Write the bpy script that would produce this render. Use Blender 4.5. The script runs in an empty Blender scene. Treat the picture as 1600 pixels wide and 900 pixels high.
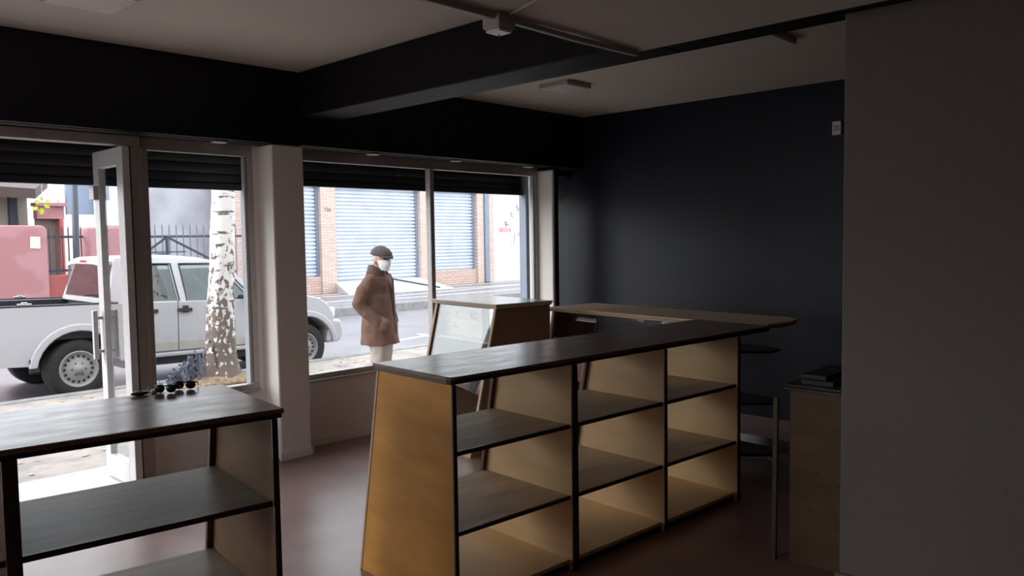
import bpy, bmesh, math, random
from mathutils import Vector, Matrix, noise
C = bpy.context.scene.collection
S = bpy.context.scene
PI = math.pi
R = math.radians
rnd = random.Random(7)

# ---------------- camera, sky, exposure ----------------
H = 1.55
cam_d = bpy.data.cameras.new('camera'); cam = bpy.data.objects.new('camera', cam_d); C.objects.link(cam)
F = 1249.0
vx = Vector((1200, -95, F)).normalized(); vy = Vector((-1305, -58, F)); vy = (vy - vx*vy.dot(vx)).normalized()
vz = vx.cross(vy)
if vz.y > 0: vz = -vz
cam.matrix_world = Matrix(((vx.x, -vx.y, -vx.z, 0), (vy.x, -vy.y, -vy.z, 0), (vz.x, -vz.y, -vz.z, H), (0, 0, 0, 1)))
cam_d.sensor_width = 36; cam_d.lens = F/1600*36; cam_d.clip_start = .05; cam_d.clip_end = 300
S.camera = cam
S.view_settings.view_transform = 'Standard'; S.view_settings.look = 'None'
S.view_settings.gamma = 1; S.view_settings.use_curve_mapping = False
S.view_settings.exposure = 1.05
SKY = 1.75

w = bpy.data.worlds.new('sky'); S.world = w; w.use_nodes = True
nt = w.node_tree; nt.nodes.clear()
o = nt.nodes.new('ShaderNodeOutputWorld'); b = nt.nodes.new('ShaderNodeBackground')
tc = nt.nodes.new('ShaderNodeTexCoord'); nz = nt.nodes.new('ShaderNodeTexNoise'); cr = nt.nodes.new('ShaderNodeValToRGB')
nz.inputs['Scale'].default_value = 2.2; nz.inputs['Detail'].default_value = 5
cr.color_ramp.elements[0].position = .3; cr.color_ramp.elements[0].color = (.82, .90, 1.0, 1)
cr.color_ramp.elements[1].position = .75; cr.color_ramp.elements[1].color = (1.0, 1.0, 1.0, 1)
nt.links.new(tc.outputs['Generated'], nz.inputs['Vector']); nt.links.new(nz.outputs['Fac'], cr.inputs['Fac'])
nt.links.new(cr.outputs['Color'], b.inputs['Color']); b.inputs['Strength'].default_value = SKY
nt.links.new(b.outputs[0], o.inputs[0])
sd = bpy.data.lights.new('soft_sun', 'SUN'); so = bpy.data.objects.new('soft_sun', sd); C.objects.link(so)
sd.energy = 1.9; sd.angle = R(50); sd.color = (1, .98, .95)
so.rotation_euler = Vector((.80, -.40, -.46)).to_track_quat('-Z', 'Y').to_euler()   # brighter cloud up the street to the left
S.cycles.max_bounces = 12; S.cycles.diffuse_bounces = 6; S.cycles.glossy_bounces = 5; S.cycles.transparent_max_bounces = 24
S.cycles.sample_clamp_indirect = 6
S.cycles.caustics_reflective = False; S.cycles.caustics_refractive = False
def portal(name, x0, x1, z0, z1, y, side=False):
    d = bpy.data.lights.new(name, 'AREA'); d.shape = 'RECTANGLE'; d.size = x1-x0; d.size_y = z1-z0
    d.cycles.is_portal = True
    q = bpy.data.objects.new(name, d); C.objects.link(q); q.location = ((x0+x1)/2, y, (z0+z1)/2)
    q.rotation_euler = (R(-90), 0, 0)
    if side: q.location = (y, (x0+x1)/2, (z0+z1)/2); q.rotation_euler = (R(-90), 0, R(90))
portal('window_light', 3.2, 6.33, .3, 2.0, 5.9)
portal('door_light', -2.4, 2.84, 0, 1.95, 5.9)
portal('side_light', 2.5, 4.7, .1, 2.3, -2.95, side=True)

# ---------------- materials ----------------
def mat(name, col, rough=.6, metal=0., col2=None, scale=8., stretch=(1, 1, 1), bump=0., spec=.5, detail=4, lo=.35, hi=.65, coat=0., rv=None):
    m = bpy.data.materials.new(name); m.use_nodes = True; n = m.node_tree; p = n.nodes['Principled BSDF']
    p.inputs['Base Color'].default_value = (*col, 1); p.inputs['Roughness'].default_value = rough
    p.inputs['Metallic'].default_value = metal; p.inputs['Specular IOR Level'].default_value = spec
    if coat: p.inputs['Coat Weight'].default_value = coat; p.inputs['Coat Roughness'].default_value = .12
    t = n.nodes.new('ShaderNodeTexCoord'); mp = n.nodes.new('ShaderNodeMapping'); mp.inputs['Scale'].default_value = stretch
    nn = n.nodes.new('ShaderNodeTexNoise'); nn.inputs['Scale'].default_value = scale; nn.inputs['Detail'].default_value = detail
    n.links.new(t.outputs['Object'], mp.inputs[0]); n.links.new(mp.outputs[0], nn.inputs['Vector'])
    c2 = col2 or tuple(c*.9 for c in col)
    r_ = n.nodes.new('ShaderNodeValToRGB'); r_.color_ramp.elements[0].position = lo; r_.color_ramp.elements[1].position = hi
    r_.color_ramp.elements[0].color = (*col, 1); r_.color_ramp.elements[1].color = (*c2, 1)
    n.links.new(nn.outputs['Fac'], r_.inputs[0]); n.links.new(r_.outputs[0], p.inputs['Base Color'])
    if rv:
        n3 = n.nodes.new('ShaderNodeTexNoise'); n3.inputs['Scale'].default_value = 5; n3.inputs['Detail'].default_value = 6; n.links.new(mp.outputs[0], n3.inputs['Vector'])
        m3 = n.nodes.new('ShaderNodeMapRange'); m3.inputs['From Min'].default_value = .35; m3.inputs['From Max'].default_value = .65
        m3.inputs['To Min'].default_value = rv[0]; m3.inputs['To Max'].default_value = rv[1]; n.links.new(n3.outputs['Fac'], m3.inputs['Value']); n.links.new(m3.outputs[0], p.inputs['Roughness'])
    if bump:
        bp = n.nodes.new('ShaderNodeBump'); bp.inputs['Strength'].default_value = bump; bp.inputs['Distance'].default_value = .01
        n.links.new(nn.outputs['Fac'], bp.inputs['Height']); n.links.new(bp.outputs[0], p.inputs['Normal'])
    return m
def brickmat(name, c1, c2, mortar, scale, bw, rh, msize=.02, rough=.85, bump=.6, rot=(R(90), 0, 0)):
    m = bpy.data.materials.new(name); m.use_nodes = True; n = m.node_tree; p = n.nodes['Principled BSDF']
    p.inputs['Roughness'].default_value = rough
    t = n.nodes.new('ShaderNodeTexCoord'); mp = n.nodes.new('ShaderNodeMapping'); mp.inputs['Rotation'].default_value = rot
    br = n.nodes.new('ShaderNodeTexBrick'); br.inputs['Scale'].default_value = scale
    br.inputs['Color1'].default_value = (*c1, 1); br.inputs['Color2'].default_value = (*c2, 1); br.inputs['Mortar'].default_value = (*mortar, 1)
    br.inputs['Brick Width'].default_value = bw; br.inputs['Row Height'].default_value = rh; br.inputs['Mortar Size'].default_value = msize
    n.links.new(t.outputs['Object'], mp.inputs[0]); n.links.new(mp.outputs[0], br.inputs['Vector'])
    n.links.new(br.outputs['Color'], p.inputs['Base Color'])
    bp = n.nodes.new('ShaderNodeBump'); bp.inputs['Strength'].default_value = bump; bp.inputs['Distance'].default_value = .02; bp.invert = True
    n.links.new(br.outputs['Fac'], bp.inputs['Height']); n.links.new(bp.outputs[0], p.inputs['Normal'])
    return m
def glassmat(name, tint=(1, 1, 1), ior=1.5, rough=0., extra=0.):
    m = bpy.data.materials.new(name); m.use_nodes = True; n = m.node_tree; n.nodes.clear()
    out = n.nodes.new('ShaderNodeOutputMaterial'); mx = n.nodes.new('ShaderNodeMixShader')
    tr = n.nodes.new('ShaderNodeBsdfTransparent'); tr.inputs[0].default_value = (*tint, 1)
    gl = n.nodes.new('ShaderNodeBsdfGlossy'); gl.inputs['Roughness'].default_value = rough
    r0 = ((ior-1)/(ior+1))**2+extra           # the same reflectance from both sides of the pane
    fr = n.nodes.new('ShaderNodeLayerWeight'); fr.inputs[0].default_value = .5
    pw = n.nodes.new('ShaderNodeMath'); pw.operation = 'POWER'; pw.inputs[1].default_value = 5
    ma = n.nodes.new('ShaderNodeMath'); ma.operation = 'MULTIPLY_ADD'; ma.inputs[1].default_value = 1-r0; ma.inputs[2].default_value = r0; ma.use_clamp = True
    n.links.new(fr.outputs['Facing'], pw.inputs[0]); n.links.new(pw.outputs[0], ma.inputs[0]); n.links.new(ma.outputs[0], mx.inputs[0])
    n.links.new(tr.outputs[0], mx.inputs[1]); n.links.new(gl.outputs[0], mx.inputs[2]); n.links.new(mx.outputs[0], out.inputs[0])
    return m
M = {
 'white_wall': mat('white_wall', (.80, .77, .74), .7, scale=3, col2=(.78, .75, .72)),
 'cream_paint': mat('cream_paint', (.86, .80, .765), .5, scale=3, col2=(.83, .775, .74)),
 'ceiling': mat('ceiling_paint', (.67, .63, .575), .85, scale=2, col2=(.645, .605, .55)),
 'black_wall': mat('black_paint', (.0070, .0085, .0165), .42, scale=4, col2=(.0064, .0078, .0150), spec=.28),
 'black_beam': mat('black_beam_paint', (.005, .005, .005), .6, scale=4, spec=.2),
 'grey_wall': mat('grey_partition', (.23, .20, .18), .8, scale=60, col2=(.215, .188, .17), bump=.05),
 'soffit': mat('soffit_boards', (.05, .045, .04), .5, scale=6, col2=(.04, .036, .033)),
 'alu': mat('aluminium', (.50, .48, .46), .4, .35, scale=20),
 'alu_white': mat('pale_aluminium', (.62, .62, .62), .4, .2, scale=20),
 'dark_metal': mat('dark_metal', (.03, .032, .04), .45, .4),
 'shutter_dark': mat('dark_shutter', (.035, .035, .042), .5, .2, scale=5),
 'floor': mat('stained_floor', (.34, .205, .19), .34, scale=3.2, col2=(.24, .145, .135), spec=.75, detail=7, bump=.02, lo=.3, hi=.7),
 'ply': mat('plywood', (.66, .33, .085), .6, scale=3.0, stretch=(1, 1, 3), col2=(.50, .24, .058), spec=.25, detail=6, lo=.3, hi=.75),
 'ply2': mat('plywood_bay', (.80, .54, .28), .6, scale=3.0, stretch=(1, 1, 4), col2=(.66, .45, .24), detail=6, lo=.3, hi=.75),
 'counter_shade_ply': mat('shaded_counter_plywood', (.36, .22, .12), .65, scale=3.0, stretch=(1, 1, 3), col2=(.28, .165, .085), spec=.25, detail=6),  # darker plywood copy, left counter's interior shade put into the colour
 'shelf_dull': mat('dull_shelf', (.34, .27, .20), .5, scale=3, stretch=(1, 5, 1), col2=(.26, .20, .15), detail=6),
 'cabinet_shade_ply': mat('shaded_cabinet_plywood', (.16, .095, .05), .6, scale=3, stretch=(1, 1, 3), col2=(.11, .066, .036), detail=6),  # darkened plywood: the cabinet's shade is put into its colour
 'shaded_board': mat('shaded_board', (.10, .085, .06), .6, scale=5),  # darkened like the cabinet, shade put into the board's colour
 'shelf': mat('shelf_board', (.58, .42, .28), .6, scale=3, stretch=(1, 5, 1), col2=(.42, .31, .21), detail=6),
 'top': mat('dark_laminate', (.19, .115, .085), .2, scale=1.6, stretch=(1, 3, 1), col2=(.135, .08, .06), detail=4, lo=.3, hi=.7, spec=.36, rv=(.21, .27)),
 'edge': mat('dark_edge', (.035, .02, .016), .4, scale=10),
 'red_edge': mat('brown_edge', (.11, .045, .022), .5, scale=10),
 'wood_rim': mat('pale_rim', (.55, .40, .25), .5, scale=6, stretch=(1, 1, .2)),
 'brown_panel': mat('brown_panel', (.34, .195, .135), .5, scale=3, col2=(.28, .16, .11)),
 'pale_top': mat('pale_top', (.62, .54, .42), .18, scale=4, col2=(.55, .47, .36)),
 'cream_board': mat('cream_board', (.78, .73, .58), .6, scale=4),
 'ink': mat('ink', (.04, .035, .03), .7),
 'glass': glassmat('window_glass', (.97, .98, .98), 1.45),
 'case_glass': glassmat('case_glass', (.97, .98, .98), 1.6, 0, .09),
 'clear_glass': glassmat('clear_glass', (.98, .985, .985), 1.4, 0, 0),
 'plastic': mat('white_plastic', (.85, .84, .82), .35, scale=10),
 'plastic_grey': mat('grey_plastic', (.45, .44, .43), .5, scale=10),
 'black_plastic': mat('black_plastic', (.012, .012, .014), .25, scale=10),
 'steel': mat('steel', (.55, .55, .56), .25, .9, scale=30),
 # outside
 'asphalt': mat('wet_asphalt', (.22, .208, .228), .36, scale=1.2, col2=(.165, .157, .172), detail=9, bump=.05),
 'sidewalk': mat('sidewalk', (.36, .315, .285), .75, scale=5, col2=(.25, .228, .22), detail=9, bump=.3, lo=.4, hi=.6),
 'kerb': mat('kerb_stone', (.30, .29, .29), .8, scale=8, col2=(.2, .2, .2)),
 'threshold': mat('door_threshold', (.75, .73, .72), .45, scale=5),
 'line': mat('pale_joint', (.75, .70, .64), .8, scale=6),
 'stone': brickmat('stone_cladding', (.60, .44, .38), (.72, .58, .52), (.50, .36, .31), 1, .26, .065, .012),
 'stone_band': brickmat('stone_band', (.54, .38, .33), (.64, .48, .42), (.42, .29, .25), 1, .28, .08, .012),
 'shutter': mat('pale_shutter', (.60, .66, .74), .45, .1, scale=1.2, col2=(.50, .56, .66)),
 'white_ext': mat('white_render', (.66, .66, .67), .8, scale=3),
 'concrete': mat('old_concrete', (.42, .42, .46), .85, scale=.9, col2=(.25, .25, .29), detail=8, lo=.42, hi=.72, bump=.1),
 'red': mat('red_render', (.34, .155, .165), .85, scale=1.3, col2=(.38, .195, .205), detail=5, lo=.5, hi=.56),
 'red_dark': mat('dark_red_paint', (.36, .10, .09), .7, scale=3),
 'fence': mat('fence_metal', (.055, .06, .08), .5, .4),
 'fence_pale': mat('pale_fence_bars', (.16, .17, .21), .6, .2),
 'cream_ext': mat('cream_render', (.50, .47, .40), .8, scale=1),
 'eave': mat('brown_eave', (.055, .035, .03), .7, scale=2),
 'wood_dark': mat('brown_boards', (.16, .12, .10), .7, scale=3, stretch=(8, 8, .3)),
 'blue_panel': mat('blue_grey_panel', (.22, .27, .36), .6, scale=2),
 'picket': mat('white_boards', (.85, .85, .82), .8, scale=3, stretch=(6, 6, .3), col2=(.5, .48, .42), lo=.5, hi=.8),
 'paper': mat('white_paper', (.9, .9, .9), .7),
 'red_ink': mat('red_ink', (.65, .10, .13), .7), 'grey_ink': mat('grey_ink', (.14, .14, .15), .7),
 'pipe': mat('grey_pipe', (.22, .26, .33), .6, scale=3),
 'truck': mat('white_car_paint', (.48, .475, .50), .25, scale=1, col2=(.465, .46, .485), coat=.5),
 'truck_dirt': mat('dusty_white_paint', (.45, .43, .39), .5, scale=4, col2=(.39, .36, .32)),
 'liner': mat('bed_liner', (.02, .022, .03), .6, scale=8),
 'tyre': mat('tyre', (.018, .017, .018), .75, scale=30, col2=(.026, .025, .025)),
 'rim': mat('steel_rim', (.34, .335, .33), .5, .1, scale=10),
 'car_glass': glassmat('tinted_glass', (.34, .48, .47), 1.5, 0, .16),
 'rear_glass': glassmat('rear_glass', (.42, .52, .52), 1.5, 0, .38),
 'seat': mat('dark_seats', (.02, .028, .032), .8),
 'tail_light': mat('red_lens', (.5, .02, .02), .2),
 'skin': mat('skin', (.50, .29, .22), .55, scale=6, col2=(.44, .24, .18)),
 'coat': mat('brown_coat', (.145, .070, .048), .85, scale=5, col2=(.098, .048, .034), detail=6, bump=.4),
 'collar': mat('dark_brown_collar', (.085, .045, .035), .9, scale=30, bump=.3),
 'trousers': mat('khaki_trousers', (.36, .31, .27), .85, scale=6, col2=(.30, .26, .23)),
 'cap': mat('charcoal_tweed', (.055, .044, .043), .95, scale=90, col2=(.075, .060, .057), bump=.2),
 'mask': mat('white_mask', (.78, .80, .85), .7, scale=20),
 'hair': mat('grey_hair', (.45, .43, .42), .8, scale=40, stretch=(1, 1, 4), col2=(.3, .29, .28)),
 'shoe': mat('black_shoe', (.02, .018, .017), .35),
 'leaf': mat('yellow_green_leaf', (.52, .66, .03), .5, scale=30, col2=(.62, .72, .06)),
 'litter': mat('fallen_leaf', (.62, .45, .18), .8, scale=9, col2=(.42, .28, .12)),
 'weed': mat('grey_weeds', (.075, .085, .12), .8, scale=20, col2=(.20, .22, .28)),
 'debris': mat('soil_and_debris', (.30, .21, .13), .9, scale=18, col2=(.15, .10, .07), bump=.8),
}
# birch bark
m = bpy.data.materials.new('birch_bark'); m.use_nodes = True; n = m.node_tree; p = n.nodes['Principled BSDF']; p.inputs['Roughness'].default_value = .85
t = n.nodes.new('ShaderNodeTexCoord')
def noi(scale, st, det=6):
    mp = n.nodes.new('ShaderNodeMapping'); mp.inputs['Scale'].default_value = st
    q = n.nodes.new('ShaderNodeTexNoise'); q.inputs['Scale'].default_value = scale; q.inputs['Detail'].default_value = det
    n.links.new(t.outputs['Object'], mp.inputs[0]); n.links.new(mp.outputs[0], q.inputs['Vector']); return q
def ramp(src, a, b_, ca, cb):
    r_ = n.nodes.new('ShaderNodeValToRGB'); r_.color_ramp.elements[0].position = a; r_.color_ramp.elements[1].position = b_
    r_.color_ramp.elements[0].color = (*ca, 1); r_.color_ramp.elements[1].color = (*cb, 1); n.links.new(src, r_.inputs[0]); return r_
n1 = noi(4, (1, 1, 4.5)); n2 = noi(15, (1.4, 1.4, .8), 9)
sep = n.nodes.new('ShaderNodeSeparateXYZ'); n.links.new(t.outputs['Object'], sep.inputs[0])
mr = n.nodes.new('ShaderNodeMapRange'); mr.inputs['From Min'].default_value = .0; mr.inputs['From Max'].default_value = 2.0
mr.inputs['To Min'].default_value = .17; mr.inputs['To Max'].default_value = -.16; n.links.new(sep.outputs['Z'], mr.inputs['Value'])
ad = n.nodes.new('ShaderNodeMath'); ad.operation = 'ADD'; n.links.new(n2.outputs['Fac'], ad.inputs[0]); n.links.new(mr.outputs[0], ad.inputs[1])
ra = ramp(n1.outputs['Fac'], .57, .64, (.72, .68, .66), (.12, .10, .09))
rb = ramp(ad.outputs[0], .50, .56, (0, 0, 0), (1, 1, 1))
mx = n.nodes.new('ShaderNodeMix'); mx.data_type = 'RGBA'; n.links.new(rb.outputs[0], mx.inputs[0]); n.links.new(ra.outputs[0], mx.inputs[6]); mx.inputs[7].default_value = (.15, .115, .095, 1)
n.links.new(mx.outputs[2], p.inputs['Base Color'])
bp = n.nodes.new('ShaderNodeBump'); bp.inputs['Strength'].default_value = .8; bp.inputs['Distance'].default_value = .02; bp.invert = True
n.links.new(rb.outputs[0], bp.inputs['Height']); n.links.new(bp.outputs[0], p.inputs['Normal'])
M['bark'] = m

# ---------------- helpers ----------------
class MB:
    def __init__(s): s.v = []; s.f = []
    def add(s, vs, fs):
        k = len(s.v); s.v += [Vector(q) for q in vs]; s.f += [tuple(i+k for i in f) for f in fs]; return s
    def box(s, x0, x1, y0, y1, z0, z1):
        return s.add([(x0, y0, z0), (x1, y0, z0), (x1, y1, z0), (x0, y1, z0), (x0, y0, z1), (x1, y0, z1), (x1, y1, z1), (x0, y1, z1)],
                     [(0, 3, 2, 1), (4, 5, 6, 7), (0, 1, 5, 4), (1, 2, 6, 5), (2, 3, 7, 6), (3, 0, 4, 7)])
    def prism(s, poly, f0, f1):            # poly of 2D points, f0/f1 map (a,b) -> 3D
        k = len(poly)
        return s.add([f0(*q) for q in poly]+[f1(*q) for q in poly],
                     [tuple(range(k))[::-1], tuple(range(k, 2*k))]+[(i, (i+1) % k, (i+1) % k+k, i+k) for i in range(k)])
    def xz(s, poly, y0, y1): return s.prism(poly, lambda a, c: (a, y0, c), lambda a, c: (a, y1, c))
    def yz(s, poly, x0, x1): return s.prism(poly, lambda a, c: (x0, a, c), lambda a, c: (x1, a, c))
    def xy(s, poly, z0, z1): return s.prism(poly, lambda a, c: (a, c, z0), lambda a, c: (a, c, z1))
    def bar(s, a, b_, w, h=None):          # square bar between points
        a = Vector(a); b_ = Vector(b_); h = h or w; d = (b_-a).normalized()
        u = d.cross(Vector((0, 0, 1))); u = u.normalized() if u.length > .01 else Vector((1, 0, 0)); v = u.cross(d)
        q = [u*w/2+v*h/2, -u*w/2+v*h/2, -u*w/2-v*h/2, u*w/2-v*h/2]
        return s.add([a+i for i in q]+[b_+i for i in q], [(3, 2, 1, 0), (4, 5, 6, 7)]+[(i, (i+1) % 4, (i+1) % 4+4, i+4) for i in range(4)])
    def tube(s, pts, rs, n=12, squash=None, cap=True):
        pts = [Vector(q) for q in pts]
        if not isinstance(rs, (list, tuple)): rs = [rs]*len(pts)
        k0 = len(s.v); prev = None
        for i, q in enumerate(pts):
            d = (pts[min(i+1, len(pts)-1)]-pts[max(i-1, 0)]).normalized()
            if prev is None:
                u = d.cross(Vector((0, 0, 1))); u = u.normalized() if u.length > .05 else Vector((1, 0, 0))
            else: u = (prev-d*prev.dot(d)).normalized()
            prev = u; v = d.cross(u)
            for j in range(n):
                a = 2*PI*j/n; s.v.append(q+(u*math.cos(a)+v*math.sin(a)*(squash or 1))*rs[i])
        for i in range(len(pts)-1):
            for j in range(n):
                s.f.append((k0+i*n+j, k0+i*n+(j+1) % n, k0+(i+1)*n+(j+1) % n, k0+(i+1)*n+j))
        if cap: s.f.append(tuple(range(k0, k0+n))[::-1]); s.f.append(tuple(range(k0+(len(pts)-1)*n, k0+len(pts)*n)))
        return s
    def rings(s, rings, cap=True):         # list of equally long point lists
        k0 = len(s.v); n = len(rings[0])
        for r_ in rings: s.v += [Vector(q) for q in r_]
        for i in range(len(rings)-1):
            for j in range(n): s.f.append((k0+i*n+j, k0+i*n+(j+1) % n, k0+(i+1)*n+(j+1) % n, k0+(i+1)*n+j))
        if cap: s.f.append(tuple(range(k0, k0+n))[::-1]); s.f.append(tuple(range(k0+(len(rings)-1)*n, k0+len(rings)*n)))
        return s
    def ell(s, c, r_, nu=20, nv=12, fn=None):
        c = Vector(c); rr = []
        for i in range(nv+1):
            th = PI*(i+.02)/(nv+.04)
            row = []
            for j in range(nu):
                a = 2*PI*j/nu
                d = Vector((math.sin(th)*math.cos(a), math.sin(th)*math.sin(a), -math.cos(th)))
                q = Vector((d.x*r_[0], d.y*r_[1], d.z*r_[2]))
                if fn: q = fn(q, d)
                row.append(c+q)
            rr.append(row)
        return s.rings(rr)
    def lathe(s, prof, c=(0, 0, 0), axis='z', n=32):   # prof (r, h)
        c = Vector(c); rr = []
        for r_, h in prof:
            row = []
            for j in range(n):
                a = 2*PI*j/n; x, y = math.cos(a)*r_, math.sin(a)*r_
                row.append(c+(Vector((x, y, h)) if axis == 'z' else Vector((x, h, y)) if axis == 'y' else Vector((h, x, y))))
            rr.append(row)
        return s.rings(rr)
    def xf(s, mtx): s.v = [mtx @ q for q in s.v]; return s
    def build(s, name, m, parent=None, world=False, smooth=False, bevel=0, seg=2):
        vs = s.v
        if world and parent is not None: inv = parent.matrix_basis.inverted(); vs = [inv @ q for q in vs]
        me = bpy.data.meshes.new(name); me.from_pydata([tuple(q) for q in vs], [], s.f)
        bm = bmesh.new(); bm.from_mesh(me); bmesh.ops.recalc_face_normals(bm, faces=bm.faces); bm.to_mesh(me); bm.free()
        me.materials.append(M[m] if isinstance(m, str) else m)
        ob = bpy.data.objects.new(name, me); C.objects.link(ob)
        if parent is not None: ob.parent = parent
        if smooth:
            for q in me.polygons: q.use_smooth = True
        if bevel:
            md = ob.modifiers.new('bevel', 'BEVEL'); md.width = bevel; md.segments = seg; md.limit_method = 'ANGLE'; md.angle_limit = R(35)
        return ob
def thing(name, label, cat, loc=(0, 0, 0), rz=0, group=None):
    ob = bpy.data.objects.new(name, None); C.objects.link(ob); ob.empty_display_size = .1
    ob.matrix_basis = Matrix.Translation(loc) @ Matrix.Rotation(rz, 4, 'Z')
    ob['label'] = label; ob['category'] = cat
    if group: ob['group'] = group
    return ob
def tag(ob, label, cat, group=None, kind=None):
    ob['label'] = label; ob['category'] = cat
    if group: ob['group'] = group
    if kind: ob['kind'] = kind
    return ob
def struct(ob, label=None):
    ob['kind'] = 'structure'
    if label: ob['label'] = label
    return ob
def empty_struct(name, loc=(0, 0, 0), label=None):
    ob = bpy.data.objects.new(name, None); C.objects.link(ob); ob.matrix_basis = Matrix.Translation(loc); return struct(ob, label)
def copy_tree(ob, parent=None):
    c = ob.copy(); C.objects.link(c); c.parent = parent
    for ch in [q for q in bpy.data.objects if q.parent == ob]: copy_tree(ch, c)
    return c
def text_mesh(body, size, name, m, parent, mtx, world=True, ext=.004, space=1.0):
    cu = bpy.data.curves.new(name, 'FONT'); cu.body = body; cu.size = size; cu.extrude = ext; cu.align_x = 'CENTER'; cu.align_y = 'CENTER'; cu.space_character = space
    tmp = bpy.data.objects.new('tmp_text', cu); C.objects.link(tmp)
    dg = bpy.context.evaluated_depsgraph_get(); me = bpy.data.meshes.new_from_object(tmp.evaluated_get(dg))
    C.objects.unlink(tmp); bpy.data.objects.remove(tmp)
    if world and parent is not None: mtx = parent.matrix_basis.inverted() @ mtx
    me.transform(mtx); me.materials.clear(); me.materials.append(M[m]); me.name = name
    ob = bpy.data.objects.new(name, me); C.objects.link(ob); ob.parent = parent
    return ob
FACE_S = Matrix.Rotation(R(90), 4, 'X')        # text standing up, read from -Y

# ---------------- room shell ----------------
YF = 5.05; YW = 5.245; ZC = 2.745; ZS = 2.235; XR = 6.33
struct(MB().box(-2.6, XR+.2, -2.4, 5.26, -.12, 0).build('floor', 'floor'), 'glossy reddish brown shop floor')
struct(MB().box(-2.6, XR+.2, -2.4, 5.42, ZC, ZC+.15).build('ceiling', 'ceiling'), 'white ceiling')
struct(MB().box(-2.6, 3.06, -2.4, 2.14, 2.385, ZC-.002).build('ceiling_drop', 'ceiling'), 'lowered white ceiling near the camera')
struct(MB().box(XR, XR+.16, -2.4, 5.69, 0, ZC).build('wall_right', 'black_wall'), 'black side wall')
struct(MB().box(-2.8, -2.6, -2.4, 2.5, 0, ZC).box(-2.8, -2.6, 4.7, 5.42, 0, ZC).box(-2.8, -2.6, 2.5, 4.7, 2.3, ZC).box(-2.8, -2.6, 2.5, 4.7, 0, .1).build('wall_left', 'white_wall'))
w4 = empty_struct('window_4', (-2.7, 3.15, .1))  # added side window out of view, lets more daylight onto counters and ceiling
wf = MB().box(-2.74, -2.68, 2.5, 4.7, .1, .15).box(-2.74, -2.68, 2.5, 4.7, 2.25, 2.3)
for y_ in (2.5, 3.58, 4.65): wf.box(-2.74, -2.68, y_, y_+.05, .15, 2.25)
wf.build('window_frame', 'alu', w4, True)
MB().add([(-2.71, 2.52, .12), (-2.71, 4.68, .12), (-2.71, 4.68, 2.28), (-2.71, 2.52, 2.28)], [(0, 1, 2, 3)]).build('glass_pane', 'glass', w4, True)
struct(MB().box(-30, -2.8, -14, 5.26, -.35, -.1).build('side_pavement', 'sidewalk'))
struct(MB().box(-2.6, XR, -2.6, -2.4, 0, ZC).build('wall_back', 'black_wall'))
struct(MB().box(-2.6, XR, YF, YF+.06, ZS, ZC-.001).build('wall_front', 'black_wall'), 'black wall above the shop windows')
struct(MB().box(-2.6, XR, YF+.06, YW+.6, ZS+.03, ZC-.001).build('wall_front_core', 'black_beam'))
sf = MB()
for i in range(7): sf.box(-2.6, XR, YF+.062+i*.032, YF+.062+i*.032+.028, ZS-.004, ZS+.03)
struct(sf.build('trim_1', 'soffit'), 'dark ribbed soffit boards above the windows')
struct(MB().box(3.10, 3.40, 2.1, YF, 2.43, ZC-.002).box(3.062, 3.40, -2.4, 2.1, 2.43, ZC-.002).build('ceiling_beam', 'black_beam', bevel=.008), 'black ceiling beam')
# facade pillars and low wall
pl = MB().box(2.885, 3.135, YF+.01, YW+.12, 0, ZS-.006)
struct(pl.build('wall_pillar', 'cream_paint', bevel=.012, seg=3), 'cream pillar between door and window')
struct(MB().box(5.886, 5.925, YF, YW+.08, 0, 2.23).build('wall_nib', 'black_wall'), 'black nib wall right of the display window')
struct(MB().box(5.945, XR, YW-.01, YW+.06, 0, .30).build('wall_under_window', 'black_wall'))
struct(MB().box(5.845, 5.885, YF+.005, YW+.12, 0, 2.205).build('wall_pillar', 'cream_paint', bevel=.015, seg=3), 'cream strip at the corner with the black wall')
struct(MB().box(3.135, 5.86, YW-.01, YW+.12, 0, .50).build('wall_under_window', 'cream_paint'))
struct(MB().box(2.06, 2.885, YW-.01, YW+.12, 0, .50).build('wall_under_window', 'cream_paint'))
bb = MB().box(2.875, 3.145, YF-.006, YF+.009, 0, .055).box(3.136, 3.150, YF-.006, YW-.012, 0, .055).box(3.15, 5.86, YW-.022, YW-.011, 0, .06).box(2.06, 2.884, YW-.022, YW-.011, 0, .06)
struct(bb.build('baseboard_front', 'cream_paint'))
# windows
def window(idx, x0, x1, mull=None):
    w_ = empty_struct('window_%d' % idx, ((x0+x1)/2, YW, .5)); f = MB(); zt = 2.185
    f.box(x0, x1, YW, YW+.05, .50, .545).box(x0, x1, YW, YW+.05, zt-.035, zt+.05)
    f.box(x0, x0+.04, YW, YW+.05, .545, zt-.035).box(x1-.04, x1, YW, YW+.05, .545, zt-.035)
    f.box(x1-.065, x1-.045, YW+.01, YW+.045, .55, zt-.04)
    f.build('window_frame', 'alu', w_, True, bevel=.003)
    if mull: MB().box(mull-.022, mull+.022, YW-.012, YW+.05, .546, zt-.036).build('mullion', 'alu', w_, True, bevel=.004)
    MB().box(x0+.035, x1-.035, YW+.022, YW+.027, .54, zt-.03).build('glass_pane', 'glass', w_, True)
    MB().box(x0-.0, x1, YW-.03, YW+.12, .488, .506).build('window_sill', 'alu', w_, True, bevel=.003)
    return w_
window(1, 2.075, 2.84); window(2, 3.18, 5.85, 4.485)
struct(MB().box(2.84, 2.885, YW+.0, YW+.08, .5, ZS-.006).build('trim_2', 'cream_paint'))
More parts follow.
